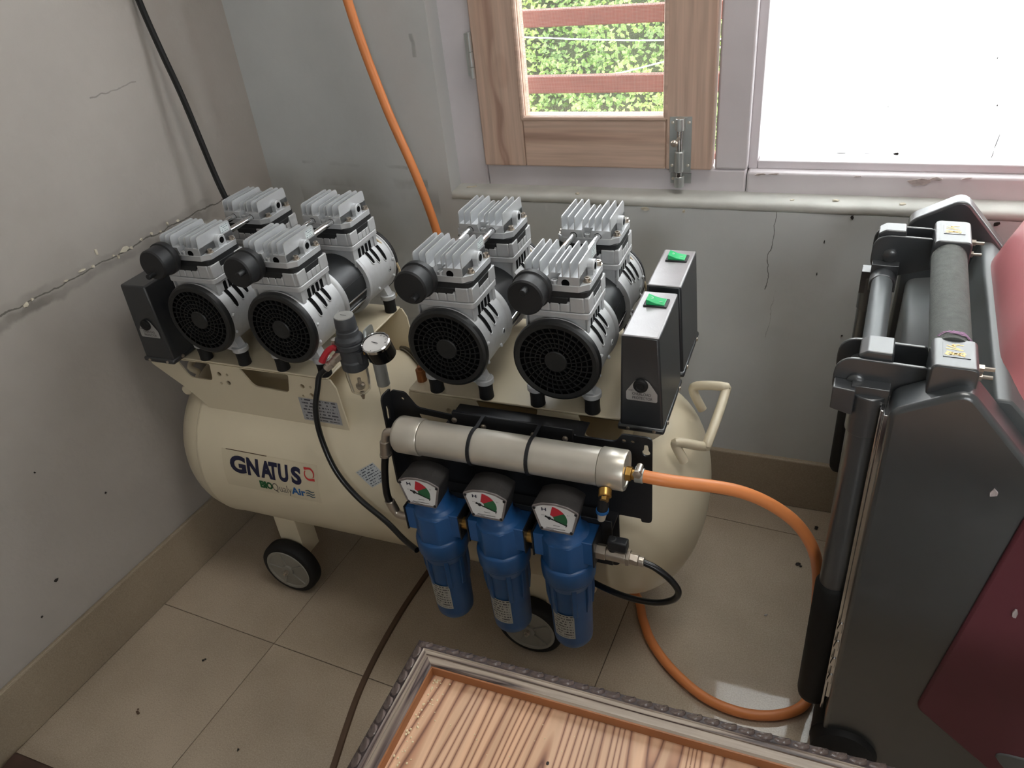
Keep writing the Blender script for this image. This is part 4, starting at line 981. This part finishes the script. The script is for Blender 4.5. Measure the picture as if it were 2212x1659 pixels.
bw = MB().lathe([(0, .1945), (.018, .1948), (.0255, .1975), (.0288, .203), (.0296, .212), (.0318, .323)], (0, 0, 0), (0, 0, 1), 40, caps=False)
for a in (-20, -62, -118, 200, 20, 160, 60, 120):
    d = Vector((math.cos(R_(a)), math.sin(R_(a)), 0)); n = Vector((-d.y, d.x, 0))*.0045
    r0, r1 = .0300, .0352
    vs = []
    for z, ra in ((.335, r1), (.300, r1), (.272, .0322)):
        vs += [d*r0*.9-n+Vector((0, 0, z)), d*r0*.9+n+Vector((0, 0, z)), d*ra+n*.8+Vector((0, 0, z)), d*ra-n*.8+Vector((0, 0, z))]
    bw.add(vs, [(0, 1, 5, 4), (1, 2, 6, 5), (2, 3, 7, 6), (3, 0, 4, 7), (4, 5, 9, 8), (5, 6, 10, 9), (6, 7, 11, 10), (7, 4, 8, 11), (8, 9, 10, 11)])
obj('filter_bowl', bw, M['blue'], fl, bevel=.0008)
def lab(u, v):
    a = R_(-128+62*u); r = .03075+.0016*(v); return (r*math.cos(a), r*math.sin(a), .2250+.052*v+.000*u)
grid_obj('bowl_label', lab, 8, 2, M['bowlab'], fl)
# gauge: keystone body, dial set in a scuffed rim
def keyst(k): 
    return rpoly([(-.0225*k, .4435+.002*(1-k)), (.0225*k, .4435+.002*(1-k)), (.0325*k, .4840), (.018*k, .4915*1), (0, .4940-.001*(1-k)), (-.018*k, .4915), (-.0325*k, .4840)], [.003, .003, .004, .02, .02, .02, .004], 3)
gh = MB(); kp = keyst(1); n = len(kp)
vs = [(x, -.034, z) for x, z in kp]+[(x*.94, .004, z+.0005 if z > .46 else z) for x, z in kp]
gh.add(vs, [tuple(range(n)), tuple(reversed(range(n, 2*n)))]+[(i, n+i, n+(i+1) % n, (i+1) % n) for i in range(n)])
obj('gauge_housing', gh, M['gaugebk'], fl, bevel=.0008)
rim = MB(); a_, b2 = keyst(1), [(x*.90, .4685+(z-.4685)*.88) for x, z in keyst(1)]
vs = [(x, -.0342, z) for x, z in a_]+[(x*.985, -.0356, .4685+(z-.4685)*.985) for x, z in a_]+[(x, -.0356, z) for x, z in b2]+[(x, -.0346, z) for x, z in b2]
rim.add(vs, [(j*n+i, j*n+(i+1) % n, (j+1)*n+(i+1) % n, (j+1)*n+i) for j in range(3) for i in range(n)])
obj('dial_rim', rim, M['grime'], fl)
obj('dial_face', MB().add([(x, -.0347, z) for x, z in b2], [tuple(range(n))]), M['white'], fl, smooth=False)
pc = Vector((-.0085, 0, .4675))
def sector(a0, a1, r0, r1, y):
    mb = MB(); k = 12; vs = []
    for i in range(k+1):
        a = R_(a0+(a1-a0)*i/k); vs += [(pc.x+r0*math.cos(a), y, pc.z+r0*math.sin(a)*.86), (pc.x+r1*math.cos(a), y, pc.z+r1*math.sin(a)*.86)]
    return mb.add(vs, [(2*i, 2*i+1, 2*i+3, 2*i+2) for i in range(k)])
obj('red_sector', sector(78, 33, .006, .0245, -.0350), M['red'], fl, smooth=False)
obj('green_sector', sector(33, -24, .006, .0245, -.0350), M['green'], fl, smooth=False)
nd = MB(); d = Vector((math.cos(R_(-24)), 0, math.sin(R_(-24))*.86)); e = Vector((-d.z, 0, d.x))
p0 = Vector((pc.x, -.0354, pc.z)); nd.add([p0-e*.0012, p0+d*.026-e*.0006, p0+d*.026+e*.0006, p0+e*.0012], [(0, 1, 2, 3)]); nd.add([p0-d*.0065+e*.0016, p0-d*.0065-e*.0016, p0-e*.0012, p0+e*.0012], [(0, 1, 2, 3)])
nd.lathe([(.0026, 0), (.0022, .0008), (0, .001)], p0, (0, -1, 0), 14, caps=False); q = p0+d*.0245; nd.add([q-e*.0028, q+d*.0010-e*.0028, q+d*.0010+e*.0028, q+e*.0028], [(0, 1, 2, 3)])
obj('gauge_needle', nd, M['ink'], fl, smooth=False)
tx = MB()
for (x, z, w, h) in ((-.0185, .4785, .0015, .0055), (-.0135, .4785, .0015, .0055), (-.0185, .4805, .006, .0014)): tx.add([(x, -.0351, z), (x+w, -.0351, z), (x+w, -.0351, z+h), (x, -.0351, z+h)], [(0, 1, 2, 3)])
obj('dial_mark', tx, M['navy'], fl, smooth=False)
tx = MB(); tx.mesh(text_mesh('0.7'), lambda c: Vector((.0165+.003*c.x, -.0351, .4765+.0018*c.y))); tx.mesh(text_mesh('0.3'), lambda c: Vector((-.019+.003*c.x, -.0351, .4700+.0018*c.y)))
for x, z, w in ((-.014, .4495, .026), (-.016, .4475, .012), (-.004, .455, .009)): tx.add([(x, -.0351, z), (x+w, -.0351, z), (x+w, -.0351, z+.0007), (x, -.0351, z+.0007)], [(0, 1, 2, 3)])
obj('dial_print', tx, M['grey_ink'], fl, smooth=False)
for x, z in ((-.0285, .4815), (.0285, .4815), (-.0205, .4475), (.0205, .4475)):
    obj('dial_rivet', MB().lathe([(.0022, 0), (.002, .0012), (0, .0016)], (x, -.0352, z), (0, -1, 0), 10, caps=False), M['ink'], fl)
for sx in (.0425, -.0445): obj('port_gasket', MB().box((sx, -.0195, .374), (sx+.0020, .0225, .4180)), M['black'], fl, smooth=False)
fl.location = FB-CB
for x in (-.3725, -.2735):
    c = copy_tree(fl, comp); c.location = Vector((x, .720, 0))-CB
for x in (-.4225, -.3230):
    cpart('nipple', MB().cyl((x-.0055, .714, .396), (x+.0055, .714, .396), .0090, n=18), M['brass'])
cpart('filter_hanger', MB().box((-.530, .742, .340), (-.215, .745, .425)).box((-.530, .745, .405), (-.215, PY-.002, .408)), M['black'], bk, bevel=.001)
# outlet ball valve on the last filter with its black loop of hose
ov = cpart('outlet_valve', MB().cyl((-.231, .716, .392), (-.216, .716, .392), .011, n=6).cyl((-.216, .716, .392), (-.188, .716, .391), .0098, ch=.001).cyl((-.188, .716, .391), (-.183, .716, .391), .0118, n=6).cyl((-.183, .716, .391), (-.172, .716, .389), .0085, n=6).cyl((-.172, .716, .389), (-.164, .716, .388), .0070, ch=.0008), M['nickel'], bevel=.0005)
cpart('valve_lever', MB().box((-.213, .709, .404), (-.186, .723, .420)).cyl((-.207, .716, .398), (-.207, .716, .421), .006), M['black'], ov, bevel=.002)
cpart('black_hose', MB().tube([(-.166, .716, .388), (-.148, .716, .381), (-.128, .716, .364), (-.118, .718, .342), (-.128, .722, .318), (-.158, .728, .298), (-.205, .738, .288), (-.265, .760, .283), (-.33, .79, .29), (-.40, .80, .315), (-.46, .79, .335)], .0046, 12), M['tube_b'])
# rubber sleeve cable under the left platform edge
cpart('motor_lead', MB().tube([(-.72, 1.085, .438), (-.69, 1.055, .457), (-.655, 1.02, .470), (-.62, .985, .4745), (-.585, .955, .476), (-.560, .935, .486)], .0045, 10), M['tube_b'])

# ================================================================== HOSES AND CABLES
oh = [(-.1800, .735, .5215), (-.160, .736, .520), (-.136, .742, .5145), (-.053, .775, .487), (.005, .800, .439), (.040, .826, .372), (.058, .852, .290), (.066, .868, .190), (.072, .872, .09), (.078, .862, .030), (.068, .832, .0095), (.030, .803, .0088), (-.024, .791, .0088), (-.085, .802, .0088), (-.146, .840, .0088), (-.190, .885, .0088), (-.215, .928, .0088), (-.245, .985, .0088), (-.33, 1.03, .0088), (-.455, 1.075, .0088), (-.545, 1.20, .010), (-.615, 1.272, .06), (-.655, 1.276, .20), (-.682, 1.272, .42), (-.708, 1.270, .611), (-.734, 1.270, .722), (-.773, 1.270, .850), (-.808, 1.268, 1.021), (-.835, 1.262, 1.30), (-.86, 1.25, 1.9), (-.87, 1.25, 2.49)]
hose = empty('air_hose', (-.024, .791, 0)); tag(hose, 'thick orange air hose looping from the steel cylinder over the floor and up the wall', 'hose'); HB = Vector((-.024, .791, 0))
obj('hose_tube', MB().tube(oh, .0083, 16, sub=10), M['orange'], hose, off=HB)
obj('hose_clamp', MB().lathe([(.0092, -.1795), (.0098, -.1792), (.0098, -.1690), (.0092, -.1687)], (0, .7352, .5213), (1, 0, 0), 24).box((-.1785, .7255, .5300), (-.1700, .7345, .5370)), M['zinc'], hose, bevel=.0005, off=HB)
obj('clamp_screw', MB().cyl((-.174, .722, .5345), (-.174, .738, .5345), .0045, n=12).lathe([(.0062, 0), (.0062, .003), (.003, .0045), (0, .0045)], (-.174, .7225, .5345), (0, -1, 0), 6, caps=False), M['nickel'], hose, off=HB)
pcab = MB().tube([(-.985, 1.08, .60), (-1.02, 1.10, .625), (-1.055, 1.115, .675), (-1.076, 1.12, .743), (-1.088, 1.12, .832), (-1.098, 1.12, .905), (-1.112, 1.12, .977), (-1.125, 1.12, 1.058), (-1.132, 1.12, 1.16), (-1.134, 1.12, 1.4), (-1.13, 1.12, 2.49)], .0058, 10)
tag(obj('power_cable', pcab, M['tube_b']), 'black power cable rising in front of the left wall to the compressor', 'cable')
fc = MB(); cl = [(-.66, 1.16), (-.655, 1.02), (-.663, .912), (-.667, .82), (-.664, .72), (-.655, .64), (-.640, .57), (-.624, .506), (-.60, .40), (-.58, .2), (-.57, -.3)]
P_ = spline([(a, b_, 0) for a, b_ in cl], 6); vs = []; fs = []
for i, p in enumerate(P_):
    t = (P_[min(i+1, len(P_)-1)]-P_[max(i-1, 0)]).normalized(); n = Vector((-t.y, t.x, 0)).normalized()*.0058
    vs += [p-n, p-n*.8+uz*.004, p+n*.8+uz*.004, p+n]
for i in range(len(P_)-1):
    for j in range(4): fs.append((4*i+j, 4*i+(j+1) % 4, 4*i+4+(j+1) % 4, 4*i+4+j))
fc.add(vs, fs); tag(obj('flat_cable', fc, M['strip'], smooth=False), 'flat dark brown cable lying across the floor tiles beside the table', 'cable')

# ================================================================== CARVED LOW TABLE
TB = Vector((-.02, .20, 0)); TH = .45
tbl = tag(empty('table', TB), 'low pine table with a carved weathered rim, grain running front to back', 'table')
X0, X1, Y0, Y1 = -.374, .42, -.32, .4795
def tp(name, mb, m, parent=tbl, **k): return obj(name, mb, m, parent, off=TB, **k)
w = .034
top = tp('table_top', MB().box((X0+w-.004, Y0+w-.004, TH-.034), (X1-w+.004, Y1-w+.004, TH-.0135)), M['tabletop'], smooth=False)
def rim_profile(): # (distance in from the outer edge, height)
    return [(0, TH-.060), (0, TH-.010), (.0035, TH-.0055), (.0135, TH-.0015), (.0150, TH+.0002), (.0165, TH-.0008), (.0175, TH+.0002), (.0215, TH+.0002), (.0222, TH-.0010), (.0232, TH+.0002), (.0315, TH+.0002), (w, TH-.002), (w, TH-.060)]
def rim_side(a, b, inx, iny, m):
    """moulding from corner a to corner b with mitred ends"""
    mb = MB(); pr = rim_profile(); n = len(pr); vs = []; fs = []
    d = Vector((b[0]-a[0], b[1]-a[1], 0)).normalized(); inn = Vector((inx, iny, 0))
    for base, sg in ((Vector((*a, 0)), 1), (Vector((*b, 0)), -1)):
        for q, h in pr: vs.append(base+inn*q+d*(q*sg)+uz*h)
    for i in range(n): fs.append((i, (i+1) % n, n+(i+1) % n, n+i))
    fs += [tuple(reversed(range(n))), tuple(range(n, 2*n))]
    mb.add(vs, fs)
    for i in (0, 1, 2, 3, 12): mb.mi[i] = 1
    return tp('rim_moulding', mb, [m, M['rimdark']], smooth=False)
rb = rim_side((X0, Y1), (X1, Y1), 0, -1, M['rim']); rl_ = rim_side((X0, Y0), (X0, Y1), 1, 0, M['rim_y'])
rim_side((X0, Y0), (X1, Y0), 0, 1, M['rim']); rim_side((X1, Y0), (X1, Y1), -1, 0, M['rim_y'])
lip = MB().box((X0+w-.001, Y0+w, TH-.0145), (X0+w+.0012, Y1-w, TH-.0015)).box((X0+w, Y1-w-.0012, TH-.0145), (X1-w, Y1-w+.001, TH-.0015))
tp('rim_inner_edge', lip, M['rim_in'], smooth=False)
# carved scallops: gouged shells with a crescent ridge, along the rear and the left rim
def scallop():
    # a scooped shell: low in the middle, a crescent ridge on the inner side falling to a point outward
    mb = MB(); vs = [(-.001, 0, .0010)]; n = 12
    for k in range(n):
        a = 2*math.pi*k/n; hgt = .0012+.0030*max(0, math.cos(a+.6)); vs.append((.0070*math.cos(a), .0046*math.sin(a), hgt))
    for k in range(n): a = 2*math.pi*k/n; vs.append((.0086*math.cos(a), .0058*math.sin(a), -.0004))
    fs = [(0, 1+k, 1+(k+1) % n) for k in range(n)]+[(1+k, 13+k, 13+(k+1) % n, 1+(k+1) % n) for k in range(n)]
    return mb.add(vs, fs)
sc = None
def put_scallop(p, rot, tilt_axis, par):
    global sc
    if sc is None: o = obj('carved_scallop', scallop(), M['carve'], par, ang=50); sc = o.data
    else: o = obj('carved_scallop', None, None, par, mesh=sc)
    o.matrix_local = Matrix.Translation(Vector(p)-TB) @ Matrix.Rotation(R_(22), 4, tilt_axis) @ Matrix.Rotation(R_(rot+rnd.uniform(-6, 6)), 4, 'Z')
x = X0+.014
while x < X1-.01: put_scallop((x, Y1-.0080, TH-.0040), 15, Vector((-1, 0, 0)), rb); x += .0168
y = Y1-.020
while y > .05: put_scallop((X0+.0080, y, TH-.0040), 105, Vector((0, -1, 0)), rl_); y -= .0168
mb = MB().box((X0+.02, Y1-.05, TH-.11), (X1-.02, Y1-.03, TH-.034)).box((X0+.02, Y0+.03, TH-.11), (X1-.02, Y0+.05, TH-.034)).box((X0+.02, Y0+.03, TH-.11), (X0+.04, Y1-.03, TH-.034)).box((X1-.04, Y0+.03, TH-.11), (X1-.02, Y1-.03, TH-.034))
tp('apron', mb, M['rim'], smooth=False)
for lx in (X0+.045, X1-.045):
    for ly in (Y0+.055, Y1-.055): tp('leg', MB().lathe([(.018, 0), (.022, .02), (.019, .05), (.026, .30), (.026, TH-.034)], (lx, ly, 0), (0, 0, 1), 16), M['rim'])
mb = MB()
for k in range(110):
    y = Y1-w-.004-abs(rnd.gauss(0, .16))*.9; x = X0+w+.004+abs(rnd.gauss(0, .008))
    if y < .1: continue
    r = rnd.uniform(.0005, .0014); mb.ball((x, y, TH-.0135+r*.6), r, 6, 4, sc=(1, 1.2, .8))
for k in range(60): r = rnd.uniform(.0004, .0009); mb.ball((rnd.uniform(X0+.05, .1), rnd.uniform(.25, Y1-.05), TH-.0135+r*.6), r, 6, 4)
tag(obj('sawdust', mb, M['sand']), 'pale sawdust crumbs scattered along the left edge of the table top', 'crumbs', kind='stuff')
mb = MB()
for px, py, r in ((-.185, .386, .0016), (-.155, .377, .0014), (-.10, .383, .0013), (-.192, .352, .0018), (-.198, .345, .0013), (-.175, .337, .0020), (-.176, .352, .0012), (-.02, .40, .0013)):
    mb.ball((px, py, TH-.0133), r, 8, 5, sc=(1, 1.3, .5))
tag(obj('dark_specks', mb, M['dirt']), 'few dark specks lying on the pine table top', 'specks', kind='stuff')

# ================================================================== EXERCISE MACHINE (own axes: u to the right, v away from the camera)
EM = tag(empty('exercise_machine', (.093, .75, 0), R_(-3.7)), 'charcoal and maroon home exercise machine with foam roller and hanging rubber grips', 'exercise machine')
def ep(name, mb, m, parent=EM, **k): return obj(name, mb, m, parent, **k)
def shell_poly(dz):
    return rpoly([(.0, .020), (.0, .654+dz), (.068, .693+dz), (.130, .622+dz), (.36, .345+dz), (.60, .26), (.60, .020)], [.03, .020, .020, .01, .06, .05, .03], 6)
sh = ep('side_shell', MB().prism(shell_poly(0), 'y', 0, .050), M['shell'], bevel=.006, seg=3, ang=40)
ep('side_shell', MB().prism(shell_poly(.026), 'y', .480, .514), M['shell'], bevel=.004, seg=3, ang=40)
pan = rpoly([(.104, .195), (.147, .548), (.168, .556), (.345, .335), (.52, .24), (.52, .10), (.209, .108)], [.016, .012, .02, .05, .03, .03, .02], 5)
mp_ = ep('side_panel', MB().prism(pan, 'y', -.006, .004), M['maroon'], sh, bevel=.003, ang=40)
ep('panel_inset', MB().prism(rpoly([(.196, .155), (.30, .165), (.42, .14), (.42, .115), (.232, .113)], .012, 4), 'y', -.0085, -.004), M['shell2'], sh, bevel=.002)
for x, z, su, sv in ((.113, .572, .0045, .0065), (.168, .41, .0035, .012)):
    flake('paint_chip', (x, -.0066 if x > .12 else -.0004, z), Vector((1, 0, .15)), uz, Vector((0, -1, 0)), su, sv, sh, M['chip'])
# body between the shells
ep('body_panel', MB().prism(rpoly([(.012, .06), (.012, .585), (.088, .600), (.100, .655), (.115, .655), (.36, .40), (.36, .06)], [.01, .015, .012, .006, .01, .03, .01], 4), 'y', .052, .484), M['shell2'], bevel=.003, ang=40)
# glossy red moulded seat rising to the right
def seat():
    mb = MB(); nu, nv = 40, 30; vs = []; fs = []
    for j in range(nv+1):
        for i in range(nu+1):
            a = i/nu; b = j/nv; ea = min(1, max(0, a/.26)); eb = min(b, 1-b)/.20; eb = min(1, eb)
            h = (1-(1-ea)**2.4)*(.35+.65*(1-(1-eb)**2.2)); hb = 1-(1-eb)**2.2
            u = .102+.40*a+(.010*(1-hb)); z = .632-.15*max(0, a-.5)+(.165*h)*(.25+.75*hb)
            v = .085+.375*b; vs.append((u, v, z))
    for j in range(nv):
        for i in range(nu): fs.append((j*(nu+1)+i, j*(nu+1)+i+1, (j+1)*(nu+1)+i+1, (j+1)*(nu+1)+i))
    n0 = len(vs); ring = [i for i in range(nu+1)]+[(j+1)*(nu+1)-1+0 for j in range(1, nv+1)]+[nv*(nu+1)+i for i in reversed(range(nu))]+[j*(nu+1) for j in reversed(range(1, nv))]
    for r in ring: p = vs[r]; vs.append((p[0]+.004, p[1], p[2]-.10))
    k = len(ring)
    for q in range(k): fs.append((ring[q], n0+q, n0+(q+1) % k, ring[(q+1) % k]))
    return mb.add(vs, fs)
st_ = ep('seat', seat(), M['pink'], ang=60)
ep('seat_seam', MB().tube([(.1030, .095+.355*k/10, .634) for k in range(11)], .0035, 8, sub=1), M['shell'], st_)
# foam roller in two clamps
RZ, RU = .690, .0505
ep('foam_roller', MB().cyl((RU, .074, RZ), (RU, .330, RZ), .0213, n=32), M['foam'])
def clamp(v0, v1, zt):
    pol = rpoly([(RU-.0205, RZ-.020), (RU-.0205, zt), (RU+.0240, zt), (RU+.0240, RZ-.020)], [.004, .008, .008, .004], 4)
    c = ep('roller_clamp', MB().prism(pol, 'y', v0, v1), M['mblack'], bevel=.002)
    vm = (v0+v1)/2+.004
    ep('warning_plate', MB().box((RU-.0105, vm-.015, zt-.0002), (RU+.0150, vm+.015, zt+.0006)), M['mblack'], c, smooth=False)
    mb = MB(); z = zt+.0008
    def bar(a, b, w=.0009):
        a = Vector((RU+a[0], vm+a[1], z)); b = Vector((RU+b[0], vm+b[1], z)); n = Vector((-(b-a).y, (b-a).x, 0)).normalized()*w
        mb.add([a-n, b-n, b+n, a+n], [(0, 1, 2, 3)])
    bar((-.007, .0085), (.006, .002)); bar((-.0075, .002), (.0085, .0)); bar((-.002, .009), (.004, .0115)); bar((.003, .0118), (.009, .0110)); bar((-.002, .009), (.0015, .0075)); bar((-.002, .009), (.0, .0118))
    for k in range(5): bar((-.008+.004*k, -.011), (-.006+.004*k, -.006), .0012)
    bar((-.007, -.012), (.010, -.004)); bar((-.007, -.004), (.010, -.012))
    ep('warning_print', mb, M['gold'], c, smooth=False)
    for zz in (zt-.014, RZ-.006):
        ep('clamp_bolt', MB().cyl((RU+.022, vm-.006, zz), (RU+.030, vm-.006, zz), .0045, n=6).cyl((RU+.029, vm-.006, zz), (RU+.040, vm-.006, zz), .0022, n=10), M['nickel'], c)
clamp(.018, .078, .708); clamp(.328, .402, .7145)
# paired lever plates with a pivot block between
def lever(v, u0, z0, z1, u1=.034):
    pol = rpoly([(u0, z0), (u0, z1), (u1-.006, z1-.001), (u1, z1-.006), (u1, z0+.004), (-.004, z0-.008), (-.010, z0-.012)], [.020, .024, .004, .002, .002, .003, .003], 6)
    p = ep('lever_plate', MB().prism(pol, 'y', v, v+.0045), M['mblack'], bevel=.0012, ang=40)
    ep('pivot_bolt', MB().lathe([(.0095, 0), (.0095, .003), (.007, .0045), (0, .0045)], ((u0+.024), v, (z0+z1)/2-.004), (0, -1, 0), 20, caps=False), M['mblack'], p)
    return p
lever(.050, -.062, .634, .684); lever(.095, -.062, .634, .684); lever(.362, -.044, .652, .703); lever(.398, -.044, .652, .703)
def pivot_block(v0, v1, zt):
    pol = rpoly([(-.039, zt-.040), (-.039, zt-.006), (-.030, zt), (-.005, zt), (-.0035, zt-.006), (-.0035, zt-.040)], [.004, .004, .006, .003, .003, .004], 4)
    ep('pivot_block', MB().prism(pol, 'y', v0, v1), M['mblack'], bevel=.002, ang=40)
pivot_block(.0555, .0940, .692); pivot_block(.3675, .3970, .7085)
ep('stop_block', MB().prism(rpoly([(-.060, .628), (-.060, .657), (-.036, .655), (-.036, .622)], .002), 'y', .028, .0495), M['mblack'], bevel=.001)
ep('cross_tube', MB().cyl((-.024, .085, .640), (-.024, .345, .646), .0137, n=28), M['mgrey'])
ep('cross_tube_sleeve', MB().cyl((-.024, .325, .643), (-.024, .362, .645), .017, n=28, ch=.001).box((-.041, .345, .625), (-.006, .366, .665)), M['mblack'], bevel=.001)
# hanging telescopic tubes with rubber grips
def hang(u, v, zt, zb, r, gl, rg_):
    t = ep('hanging_tube', MB().cyl((u, v, zb+.02), (u, v, zt), r, n=32), M['mblack'])
    ep('tube_collar', MB().cyl((u, v, zt-.034), (u, v, zt+.02), r*1.12, n=32, ch=.001).box((u-r*1.1, v-.012, zt-.005), (u+r*1.1, v+.012, zt+.03)), M['mblack'], t, bevel=.001)
    gr = MB().lathe([(r*.99, zb+gl+.006), (rg_-.002, zb+gl+.004), (rg_, zb+gl), (rg_, zb+.018), (rg_*.93, zb+.008), (rg_*.70, zb+.002), (0, zb)], (u, v, 0), (0, 0, 1), 36, caps=False)
    ep('rubber_grip', gr, M['rubber'], t, ang=50)
hang(-.0215, .046, .628, .088, .0178, .245, .0222)
hang(-.0395, .381, .612, .262, .0118, .17, .0140)
# chrome adjuster strip with notches down the front edge
ad = ep('adjuster_bar', MB().box((-.0085, .020, .10), (-.0045, .048, .640)), M['chrome'], bevel=.001)
mb = MB().box((-.0045, .012, .14), (.001, .050, .640))
for k in range(4): mb.prism(rpoly([(-.0075, .285-.036*k), (-.0045, .300-.036*k), (-.001, .300-.036*k), (-.001, .280-.036*k)], .001), 'y', .010, .016)
ep('notched_strip', mb, M['chrome'], ad, bevel=.0006)
# base tube with rubber end cap
ep('base_tube', MB().cyl((.032, .052, .046), (.032, .484, .046), .040, n=32), M['shell'])
ep('base_cap', MB().lathe([(.0, -.022), (.030, -.020), (.044, -.010), (.047, .006), (.047, .055), (.044, .058)], (.032, 0, .0472), (0, 1, 0), 36, caps=False).lathe([(.0475, .010), (.0482, .012), (.0475, .014)], (.032, 0, .0472), (0, 1, 0), 36, caps=False), M['rubber'])
th = MB()
def rot_em(u, v, z): a = R_(-3.7); return Vector((.093+u*math.cos(a)-v*math.sin(a), .75+u*math.sin(a)+v*math.cos(a), z))
for k in range(9):
    a0 = rnd.uniform(.2, .8); pts = [rot_em(RU+.0222*math.cos(R_(140-110*t))*1.0+rnd.uniform(-.001, .001), .0805+rnd.uniform(0, .006), RZ+.0222*math.sin(R_(140-110*t))+rnd.uniform(0, .0015)) for t in (a0-.2, a0, a0+.15, a0+.3)]
    th.tube(pts, .00045, 5, sub=4)
tag(obj('thread_tangle', th, M['lilac']), 'tangle of lilac thread caught round the near end of the foam roller', 'thread')

# ================================================================== SMALL THINGS ON THE FLOOR
pk = tag(empty('floor_plank', (-1.0, .20, 0)), 'dark brown wooden board lying on the floor in the near corner by the left wall', 'board'); B = Vector((-1.0, .20, 0))
for k in range(3): obj('slat', MB().box((-1.158, .354-.1*(k+1)+.002, .0005), (-.80, .354-.1*k, .018)), M['brown'], pk, bevel=.003, off=B)
obj('batten', MB().box((-.84, .056, .018), (-.80, .354, .026)), M['brown'], pk, bevel=.002, off=B)
def crumb(x, y, s, label, m):
    mb = MB(); k = 7
    for q in range(rnd.randint(2, 4)): mb.ball((x+rnd.uniform(-s, s)*.7, y+rnd.uniform(-s, s)*.7, s*.35), s*rnd.uniform(.35, .6), 7, 5, sc=(1.2, .9, .55))
    tag(obj('floor_crumb', mb, m), label, 'crumb', 'crumbs on the floor tiles')
crumb(.041, 1.148, .006, 'black crumb of dirt on the bright tile inside the orange hose loop', M['dirt'])
crumb(.068, 1.262, .006, 'round dark crumb close to the back skirting beside the machine', M['dirt'])
crumb(-.005, 1.007, .004, 'tiny pale green crumb on the tile in the middle of the hose loop', M['capgrey'])
crumb(-.979, .612, .005, 'dark brown crumb on the tile in front of the left skirting', M['dirt'])
crumb(-1.02, .487, .005, 'faint brown crumb on the tile nearest the left wall corner', M['strip'])
crumb(-.795, .482, .003, 'small black crumb between the brown flat cable and the left wall', M['dirt'])
